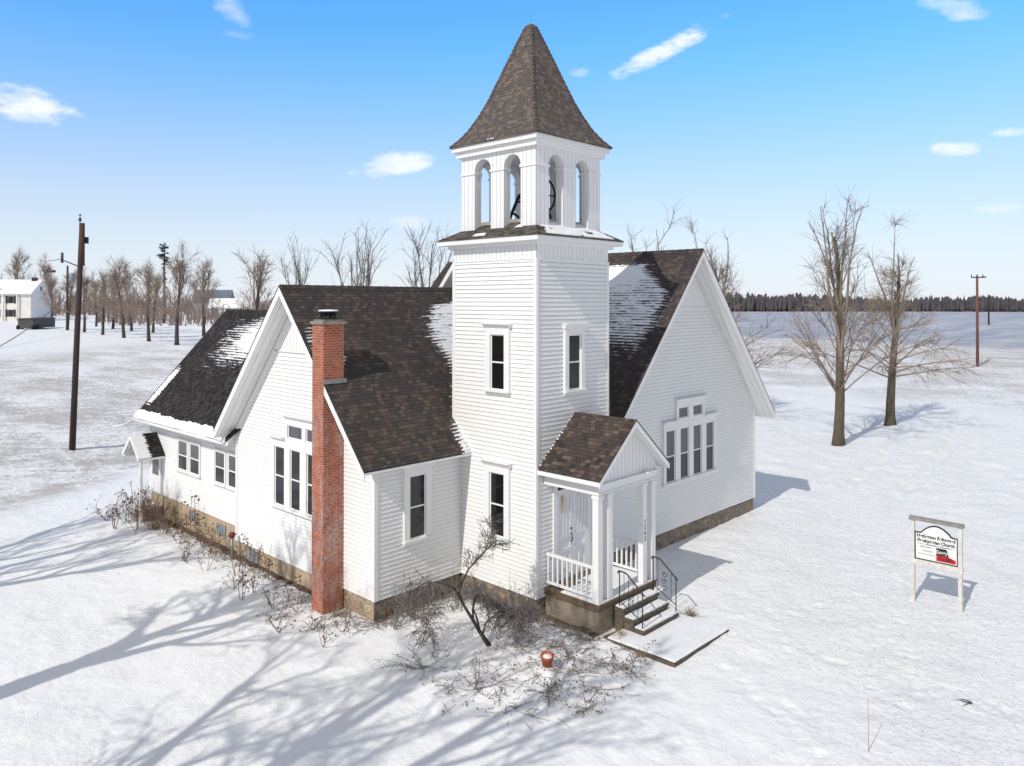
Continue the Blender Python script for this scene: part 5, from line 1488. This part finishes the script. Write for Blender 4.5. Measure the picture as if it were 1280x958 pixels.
# bare ground strip of soil and leaves tight against the west walls
mb = MB(); r = random.Random(29)
def strip(pts, w, nrm):
    for i in range(len(pts)-1):
        n = int((V(pts[i+1])-V(pts[i])).length/.15)
        prev = None
        for q in range(n+1):
            p = V(pts[i]).lerp(V(pts[i+1]), q/n); ww = w*(.55+.9*abs(noise.noise(V((p.x*1.3,p.y*1.3,5)))))
            a = p + V(nrm)*-.02; b = p + V(nrm)*ww
            a = V((a.x,a.y,G(a.x,a.y)+.05)); b = V((b.x,b.y,G(b.x,b.y)-.004))
            if prev: mb.add([prev[0],a,b,prev[1]] if True else [])
            prev = (a, b)
strip([(-LW+.02,5.05,0),(-LW+.02,YC,0)], .28, (-1,0,0)); strip([(XA+.02,YC,0),(XA+.02,17,0)], .4, (-1,0,0)); strip([(-LW,YA+.03,0),(-.05,YA+.03,0)], .22, (0,-1,0))
strip([(.02,3.0,0),(.02,0,0)], .22, (-1,0,0)); strip([(.345,-.03,0),(.345,-1.85,0)], .25, (-1,0,0))
o = mb.build('bare_soil', m_plain('soil_and_leaves', (.16,.11,.07), (.05,.036,.026), 16, .95, .03, 40), uv=False); tag(o, kind='structure')
# straw tufts at the pad corners
def tuft(loc_, n, h, seed, label):
    r = random.Random(seed); mb = MB()
    for q in range(n):
        az = r.uniform(0,6.28); a = r.uniform(.1,1.1)
        mb.tube(bpath(r, V((r.gauss(0,.09),r.gauss(0,.05),-.02)), V((math.sin(a)*math.cos(az),math.sin(a)*math.sin(az),math.cos(a))), h*r.uniform(.5,1.1), 3, .1, 0, .2), [.004,.004,.003,.002], 3, cap=False)
    o = mb.build('grass_tuft', M['straw'], uv=False); o.location = (*loc_, G(*loc_)); tag(o, label, 'grass tuft')
tuft((.55,-2.35), 110, .3, 1, 'dry straw coloured grass tuft between the porch base and the steps')
tuft((3.05,-2.9), 120, .3, 2, 'dry straw coloured grass tuft at the right edge of the landing pad')
tuft((.2,-3.3), 60, .25, 3, 'dry grass tuft at the left edge of the landing pad')
tuft((-3.6,4.1), 60, .4, 4, 'dry grass tuft at the foot of the brick chimney')

# flower pot
px, py = -1.98, -2.12
pot = empty('flower_pot', (px,py,G(px,py)+.02)); pot.rotation_euler = (R(9),R(-6),0)
mb = MB(); mb.lathe([(.001,0),(.105,0),(.14,.21),(.155,.212),(.16,.27),(.138,.27),(.13,.20),(.001,.20)], (0,0,0), 26); mb.build('pot', M['terracotta'], pot, uv=False)
mb = MB(); mb.lathe([(.128,.205),(.10,.235),(.001,.245)], (0,0,0), 18); mb.build('snow', M['rsnow'], pot, uv=False)
tag(pot, 'orange terracotta flower pot half filled with snow, in the flower bed', 'flower pot')
# pipe with red cap at the wing corner, marker rod, twig
sp = empty('standpipe', (-3.42,10.55,G(-3.42,10.55)))
mb = MB(); mb.tube([(0,0,-.2),(0,0,.72)], .05, 10); mb.build('pipe', M['galv'], sp)
mb = MB(); mb.lathe([(.001,.72),(.085,.72),(.095,.80),(.08,.88),(.001,.90)], (0,0,0), 14); mb.tube([(-.13,0,.80),(.13,0,.80)], .035, 8); mb.build('cap', M['valve_red'], sp)
tag(sp, 'grey standpipe with a dark red cap at the corner of the wing', 'standpipe')
mb = MB(); mb.tube([(0,0,-.2),(.01,0,.5),(.0,.01,1.02)], [.008,.007,.006], 5); o = mb.build('marker_rod', M['marker']); o.location = (-.16,-8.70,G(-.16,-8.70)); tag(o, 'thin pinkish marker rod standing alone in the snowy lawn', 'marker rod')
mb = MB(); r = random.Random(3)
for a in (0,.5,-.6): mb.tube(bpath(r, V((0,0,.03)), V((math.cos(a+2),math.sin(a+2),.12)), .32, 4, .12), [.014,.012,.009,.006,.004], 4)
o = mb.build('fallen_twig', M['bark_dark']); o.location = (3.21,-9.67,G(3.21,-9.67)); tag(o, 'small dark fallen twig lying on the open snow at lower right', 'twig')

# ------------------------------------------------------------------ poles and wires
def cable(name, a, b, sag, rad, label):
    mb = MB(); a, b = V(a), V(b); n = 24
    mb.tube([a.lerp(b, q/n) - V((0,0,4*sag*(q/n)*(1-q/n))) for q in range(n+1)], rad, 5)
    o = mb.build(name, M['cable'], uv=False); tag(o, label, 'cable'); return o
x, y = -1.96, 31.68
pole = empty('utility_pole', (x,y,G(x,y)))
d_lean = V((.35,-.33,0))
mb = MB(); top = V((.33,-.32,12.1)); mb.tube([V((0,0,-.5)), top*.5, top], [.165,.145,.125], 12); mb.build('shaft', M['pole'], pole)
mb = MB(); mb.tube([top+V((0,0,-2.25)), top+V((0,0,.04))], [.148,.140], 12); mb.build('upper_section', M['poletop'], pole)
mb = MB(); mb.tube([top+V((-.1,0,0)),top+V((-.1,0,.45))], .02, 6); mb.lathe([(.001,.0),(.07,.02),(.07,.06),(.03,.08),(.001,.09)], top+V((-.1,0,.42)), 8)
mb.lathe([(.06,0),(.09,.05),(.06,.1),(.09,.15),(.05,.2)], top+V((-.1,0,.12)), 8); mb.build('pole_pin', M['porcelain'], pole)
mb = MB(); mb.tube([top+V((0,0,-2.35)),top+V((-.55,.5,-2.05)),top+V((-.75,.7,-1.95))], .03, 6); mb.build('bracket_arm', M['metal_dark'], pole)
mb = MB(); mb.tube([top+V((-.75,.7,-2.1)),top+V((-.75,.7,-1.55))], .07, 8); mb.tube([top+V((-1.25,1.15,-2.55)),top+V((-1.0,.95,-2.55))], .07, 6); mb.tube([top+V((-.75,.7,-1.9)),top+V((-1.3,1.2,-2.0)),top+V((-1.25,1.15,-2.5))], .018, 4); mb.build('insulator', M['porcelain'], pole)
mb = MB(); mb.box(top.x+.14,top.x+.30,top.y-.12,top.y+.05,top.z-1.05,top.z-.7); mb.build('cutout_box', M['iron'], pole)
tag(pole, 'tall dark leaning utility pole in the snow left of the church', 'utility pole')
x, y = 100.65, 12.42
pole = empty('utility_pole', (x,y,G(x,y)))
mb = MB(); mb.tube([(0,0,-.5),(0,0,6),(0,0,12)], [.19,.17,.14], 10); mb.build('shaft', M['polered'], pole)
mb = MB(); mb.box(-.7,.7,-.9,-.7,11.7,11.85); mb.tube([(-.55,.55,11.75),(.65,-.65,11.75)], .08, 6); mb.build('crossarm', M['pole'], pole)
mb = MB()
for q in (-.6,.0,.6): mb.tube([(-q*.9,q*.9,11.8),(-q*.9,q*.9,12.15)], .06, 6)
mb.build('insulator', M['porcelain'], pole)
tag(pole, 'red brown utility pole with a short crossarm in the snowfield at right', 'utility pole')
x, y = 306.2, 55.66
pole = empty('utility_pole', (x,y,G(x,y))); mb = MB(); mb.tube([(0,0,-.5),(0,0,11)], [.3,.24], 8); mb.build('shaft', M['pole'], pole)
mb = MB(); mb.box(-.15,.15,-1,1,9.9,10.1); mb.build('crossarm', M['pole'], pole)
tag(pole, 'small distant dark utility pole in the bluish far field', 'utility pole')
x, y = 20.0, 107.5
pole = empty('utility_pole', (x,y,G(x,y))); mb = MB(); mb.tube([(0,0,-.5),(0,0,9.2)], [.17,.13], 8); mb.build('shaft', M['bark_dark'], pole)
mb = MB(); mb.lathe([(.001,-.05),(.36,0),(.36,1.15),(.25,1.25),(.001,1.27)], (.5,-.4,6.9), 14); mb.build('transformer', M['transformer'], pole)
tag(pole, 'thin utility pole carrying a blue grey transformer, between farmhouse and orchard', 'utility pole')
cable('service_wire', (20.1,107.3,G(20,107.5)+5.2), (-14.5,38.0,2.2), 2.6, .045, 'black service wire sagging across the left snowfield')

# ------------------------------------------------------------------ buildings in the distance
def oriented(name, x, y, az):
    o = empty(name, (x,y,G(x,y)-.1), R(az)); return o
# farmhouse: two-storey front faces the camera, gable end to the right
fh = oriented('farmhouse', 23.0, 154.0, -38)
tag(fh, 'white two storey farmhouse with snowy roof and dark shutters, far left', 'house')
mb = MB(); mb.box(-3.2,4.6,0,8.5,-.5,5.3)
mb.hexa([(-3.2,0,5.3),(4.6,0,5.3),(4.6,8.5,5.3),(-3.2,8.5,5.3)],[(-3.2,4.2,7.7),(4.6,4.2,7.7),(4.6,4.3,7.7),(-3.2,4.3,7.7)]); mb.build('wall', M['far_white'], fh)
mb = MB()
mb.hexa([(-3.5,-.5,5.05),(4.9,-.5,5.05),(4.9,4.25,7.75),(-3.5,4.25,7.75)],[(-3.5,-.5,5.2),(4.9,-.5,5.2),(4.9,4.25,7.92),(-3.5,4.25,7.92)])
mb.hexa([(-3.5,4.25,7.75),(4.9,4.25,7.75),(4.9,9,5.05),(-3.5,9,5.05)],[(-3.5,4.25,7.92),(4.9,4.25,7.92),(4.9,9,5.2),(-3.5,9,5.2)]); rf = mb.build('roof', M['rsnow'], fh)
mb = MB(); mb.box(-2.9,-.9,.7,1.9,5.95,6.05); mb.box(-3.3,-2.9,.2,2.6,5.6,6.6); mb.build('bare_patch', M['charcoal'], rf)
mb = MB(); mb.box(3.1,3.9,3.7,4.5,7.6,8.3); mb.build('chimney', M['shutter'], rf)
mb = MB(); mb.box(-8.5,-3.21,.6,7,-.5,3.2); mb.hexa([(-8.7,.1,3.2),(-3.2,.1,3.2),(-3.2,7.4,3.2),(-8.7,7.4,3.2)],[(-8.7,3.6,5.2),(-3.2,3.6,5.2),(-3.2,3.8,5.2),(-8.7,3.8,5.2)], 1); mb.build('side_wing', [M['far_white'], M['rsnow']], fh)
for x in (-3.0,0,2.4): 
    mb = MB(); mb.tube([(x,-.35,-.4),(x,-.35,5.1)], .13, 8); mb.build('column', M['far_white'], fh)
for (x, z) in ((-1.5,.9),(-1.5,3.4),(1.15,.9),(1.15,3.4),(-4.7,1.0),(-7.2,1.0)):
    yw = -.02 if x > -3 else .57
    mb = MB(); mb.box(x-.42,x+.42,yw-.03,yw+.03,z,z+1.25); w = mb.build('window', M['curtain'], fh)
    for s_ in (-1,1): mb = MB(); mb.box(x+s_*.68-.17,x+s_*.68+.17,yw-.05,yw+.02,z-.05,z+1.3); mb.build('shutter', M['shutter'], w)
mb = MB(); mb.lathe([(.001,-.02),(.42,-.02),(.42,.02),(.001,.02)], (0,0,0), 16); rw = mb.build('round_vent', M['barn_blue'], fh); rw.rotation_euler = (0,R(90),0); rw.location = (4.63,4.2,6.2)
# barn group behind the annex
bn = oriented('barn', 67.5, 164.5, -35); tag(bn, 'blue grey barn with a darker roof in the distance above the annex', 'barn')
mb = MB(); mb.box(-4,4,0,7,-.5,4.2); mb.build('wall', M['barn_grey'], bn)
mb = MB(); mb.hexa([(-4.3,-.4,4.0),(4.3,-.4,4.0),(4.3,7.4,4.0),(-4.3,7.4,4.0)],[(-4.3,3.3,6.6),(4.3,3.3,6.6),(4.3,3.6,6.6),(-4.3,3.6,6.6)]); mb.build('roof', M['barn_blue'], bn)
sh = oriented('shed', 66.5, 153.0, -38); tag(sh, 'low white walled shed with snow covered roof beside the distant barn', 'shed')
mb = MB(); mb.box(-4.5,4.5,0,5,-.5,2.6); mb.build('wall', M['far_white'], sh)
mb = MB(); mb.hexa([(-4.8,-.4,2.4),(4.8,-.4,2.4),(4.8,5.4,2.4),(-4.8,5.4,2.4)],[(-4.8,2.4,4.6),(4.8,2.4,4.6),(4.8,2.6,4.6),(-4.8,2.6,4.6)]); mb.build('roof', M['rsnow'], sh)
mb = MB(); mb.box(-4.2,-2.4,-.05,.0,0,2.1); mb.build('door', M['barn_blue'], sh)
# grey steel trailer in front of the farmhouse
tl = oriented('utility_trailer', 18.6,115.0, 50); tag(tl, 'long dark grey box trailer parked in the snow below the farmhouse', 'trailer')
tl.location.z += .12
mb = MB(); mb.box(-4.2,2.4,-1,1,.12,1.5); mb.box(-4.3,2.5,-1.05,1.05,1.42,1.55); mb.build('body', M['trailer'], tl)
for (x, y) in ((-3.0,-1.0),(-3.0,1.0),(-4.1,-1.0),(-4.1,1.0)):
    mb = MB(); mb.tube([(x,y-.12,.25),(x,y+.12,.25)], .34, 14); mb.build('wheel', M['rubber'], tl)
mb = MB(); mb.tube([(2.4,0,.4),(3.8,0,.35)], .06, 6); mb.build('drawbar', M['trailer'], tl)

# far woods: one uneven mass each
def woods(name, mat, band, seed, hmin, hmax, n, ws=1.0):
    r = random.Random(seed); mb = MB()
    for q in range(n):
        x, y = band(r); z = G0(x, y)-.3
        cl = .75+.5*noise.noise(V((x*.012,y*.012,1)))+.25*noise.noise(V((x*.05,y*.05,7)))
        h = (hmin+(hmax-hmin)*r.random()**2.2)*max(.45, cl)
        lx, ly = r.gauss(0,.06)*h, r.gauss(0,.06)*h
        w = r.uniform(.10,.26)*h*.5*ws
        b = V((x,y,z)); t = V((x+lx,y+ly,z+h)); m_ = V((x+lx*.4,y+ly*.4,z+h*r.uniform(.12,.38)))
        k = 5; ring_ = [m_ + V((math.cos(a*2*math.pi/k+q)*w*r.uniform(.6,1.3), math.sin(a*2*math.pi/k+q)*w*r.uniform(.6,1.3), h*r.uniform(-.08,.08))) for a in range(k)]
        rg2 = [V((x+lx*.8, y+ly*.8, z+h*r.uniform(.72,.95))) + V((math.cos(a*2*math.pi/k+q)*w*r.uniform(.3,.9), math.sin(a*2*math.pi/k+q)*w*r.uniform(.3,.9), 0)) for a in range(k)]
        for a in range(k):
            mb.add([rg2[a], rg2[(a+1)%k], t]); mb.add([ring_[a], ring_[(a+1)%k], rg2[(a+1)%k], rg2[a]]); mb.add([ring_[(a+1)%k], ring_[a], b])
        if r.random() < .5:
            mb.tube([V((x+w,y,z)), V((x+w*1.2,y,z+h*1.12))], [.22,.06], 3, cap=False)
    o = mb.build(name, mat, uv=False); tag(o, kind='stuff'); return o
def band_right(r):
    a = R(r.uniform(-8, 43)); d = r.uniform(690,800)*(1+.06*math.sin(a*9)); return (-15.6+d*math.cos(a), -14+d*math.sin(a))
woods('far_woods', M['far_wood'], band_right, 41, 11, 16, 6500, 1.5)
def band_left(r):
    a = R(r.uniform(46, 96)); d = r.uniform(215,300); return (-15.6+d*math.cos(a), -14+d*math.sin(a))
woods('far_thicket', M['far_thicket'], band_left, 42, 3.0, 8.5, 3600, .42)
def band_brush(r):
    a = R(r.uniform(56, 72)); d = r.uniform(140,190); return (-15.6+d*math.cos(a), -14+d*math.sin(a))
woods('brush', M['far_thicket'], band_brush, 43, 1.2, 4.0, 900, .3)

# ------------------------------------------------------------------ camera, sky, sun
YAW, PITCH, ROLL, FPX = 43.797, .524, .048, 968.858
cam = bpy.data.cameras.new('camera'); co = bpy.data.objects.new('camera', cam); COL.objects.link(co); SC.camera = co
yw, pt = R(YAW), R(PITCH)
fw = V((math.cos(yw)*math.cos(pt), math.sin(yw)*math.cos(pt), math.sin(pt))); rt = V((math.sin(yw), -math.cos(yw), 0)); up = rt.cross(fw)
rl = R(ROLL); r2 = rt*math.cos(rl)+up*math.sin(rl); u2 = -rt*math.sin(rl)+up*math.cos(rl)
m3 = Matrix((r2, u2, -fw)).transposed().to_4x4(); m3.translation = V((-15.647,-14.100,8.081)); co.matrix_world = m3
cam.sensor_width = 36; cam.sensor_fit = 'HORIZONTAL'; cam.lens = FPX/1280*36
cam.shift_x = -(640.51-640)/1280; cam.shift_y = (367.29-479)/1280
cam.clip_end = 6000; cam.clip_start = .1

SUN_EL, TRAVEL = 40.6, 6.6           # light travels towards azimuth TRAVEL (deg from +X)
sun = bpy.data.lights.new('sun', 'SUN'); so = bpy.data.objects.new('sun', sun); COL.objects.link(so)
sun.energy = 2.7; sun.angle = R(.53); sun.color = (1,.95,.87)
d = V((math.cos(R(SUN_EL))*math.cos(R(TRAVEL)), math.cos(R(SUN_EL))*math.sin(R(TRAVEL)), -math.sin(R(SUN_EL))))
so.rotation_euler = d.to_track_quat('-Z','Y').to_euler()
w = bpy.data.worlds.new('World'); SC.world = w; w.use_nodes = True; t = w.node_tree
bg = t.nodes['Background']; sky = t.nodes.new('ShaderNodeTexSky'); sky.sky_type = 'NISHITA'; sky.sun_disc = False
sky.sun_elevation = R(SUN_EL)
saz = math.atan2(-d.y, -d.x)         # direction to the sun
sky.sun_rotation = math.pi/2 - saz   # nishita: rotation 0 = +Y, clockwise
sky.altitude = 200; sky.air_density = 1.0; sky.dust_density = .6; sky.ozone_density = 1.6
bg.inputs['Strength'].default_value = .135
tc = t.nodes.new('ShaderNodeTexCoord').outputs['Generated']
s = t.nodes.new('ShaderNodeSeparateXYZ'); L(t, tc, s.inputs[0])
AZ = math_(t, 'ARCTAN2', s.outputs[1], s.outputs[0]); EL = math_(t, 'ARCSINE', s.outputs[2])
cv = t.nodes.new('ShaderNodeCombineXYZ'); L(t, AZ, cv.inputs[0]); L(t, EL, cv.inputs[1])
n1 = noise_(t, mapping(t, cv.outputs[0], (14,34,1)), 1.0, 6, .62); n2 = noise_(t, mapping(t, cv.outputs[0], (40,80,1)), 1.0, 4, .6)
def cloud(u, v, a, b, tilt=0, dens=1):
    az = yw - math.atan((u-640.5)/FPX); el = math.atan((376-v)/FPX*math.cos(yw-az))
    a, b = a/FPX, b/FPX
    da = math_(t, 'SUBTRACT', AZ, az); de = math_(t, 'ADD', math_(t, 'SUBTRACT', EL, el), math_(t, 'MULTIPLY', da, tilt))
    q = math_(t, 'ADD', math_(t, 'POWER', math_(t, 'DIVIDE', math_(t,'ABSOLUTE',da), a), 2), math_(t, 'POWER', math_(t, 'DIVIDE', math_(t,'ABSOLUTE',de), b), 2))
    q = math_(t, 'ADD', q, math_(t, 'MULTIPLY', math_(t, 'SUBTRACT', n1, .5), 3.4)); q = math_(t, 'ADD', q, math_(t, 'MULTIPLY', math_(t, 'SUBTRACT', n2, .5), 1.6))
    return math_(t, 'MULTIPLY', math_(t, 'SUBTRACT', 1, smooth(t, q, -.25, 1.2)), dens)
tot = None
for args in ((28,130,54,17,-.15,.9),(495,204,52,14,.15,.8),(828,64,66,13,.42,.9),(1193,185,26,9,0,.7),(1268,164,22,6,0,.7),(1195,8,34,13,-.3,.6),(288,12,24,18,-.6,.35),(725,90,14,6,0,.4),(515,277,26,8,0,.35),(1248,260,22,6,0,.3),(295,42,20,6,0,.25)):
    c = cloud(*args); tot = c if tot is None else math_(t, 'MAXIMUM', tot, c)
gain = mix(t, smooth(t, EL, R(3), R(21)), (.52,.76,1.0), (.60,1.30,1.95))
skyc = mix(t, 1.0, sky.outputs[0], gain, 'MULTIPLY')
elw = math_(t, 'POWER', math_(t, 'SUBTRACT', 1, smooth(t, EL, R(-4), R(22))), 1.25)
skyc = mix(t, math_(t, 'MULTIPLY', elw, .97), skyc, (6.0,6.25,6.7))
# unseen pale fill added overhead and behind the camera to neutralise ambient light
back = math_(t, 'ADD', math_(t, 'MULTIPLY', s.outputs[0], -math.cos(yw)), math_(t, 'MULTIPLY', s.outputs[1], -math.sin(yw)))
sky_fill = math_(t, 'MAXIMUM', smooth(t, EL, R(26), R(46)), smooth(t, back, -.35, .15))
skyc = mix(t, math_(t, 'MULTIPLY', sky_fill, .92), skyc, (3.2,3.12,3.06))
cl = mix(t, tot, skyc, (7.2,7.3,7.4))
L(t, cl, bg.inputs['Color'])

SC.view_settings.view_transform = 'Standard'; SC.view_settings.look = 'None'; SC.view_settings.exposure = .12; SC.view_settings.gamma = 1
SC.render.engine = 'CYCLES'; SC.cycles.max_bounces = 6; SC.cycles.diffuse_bounces = 3; SC.cycles.use_denoising = True
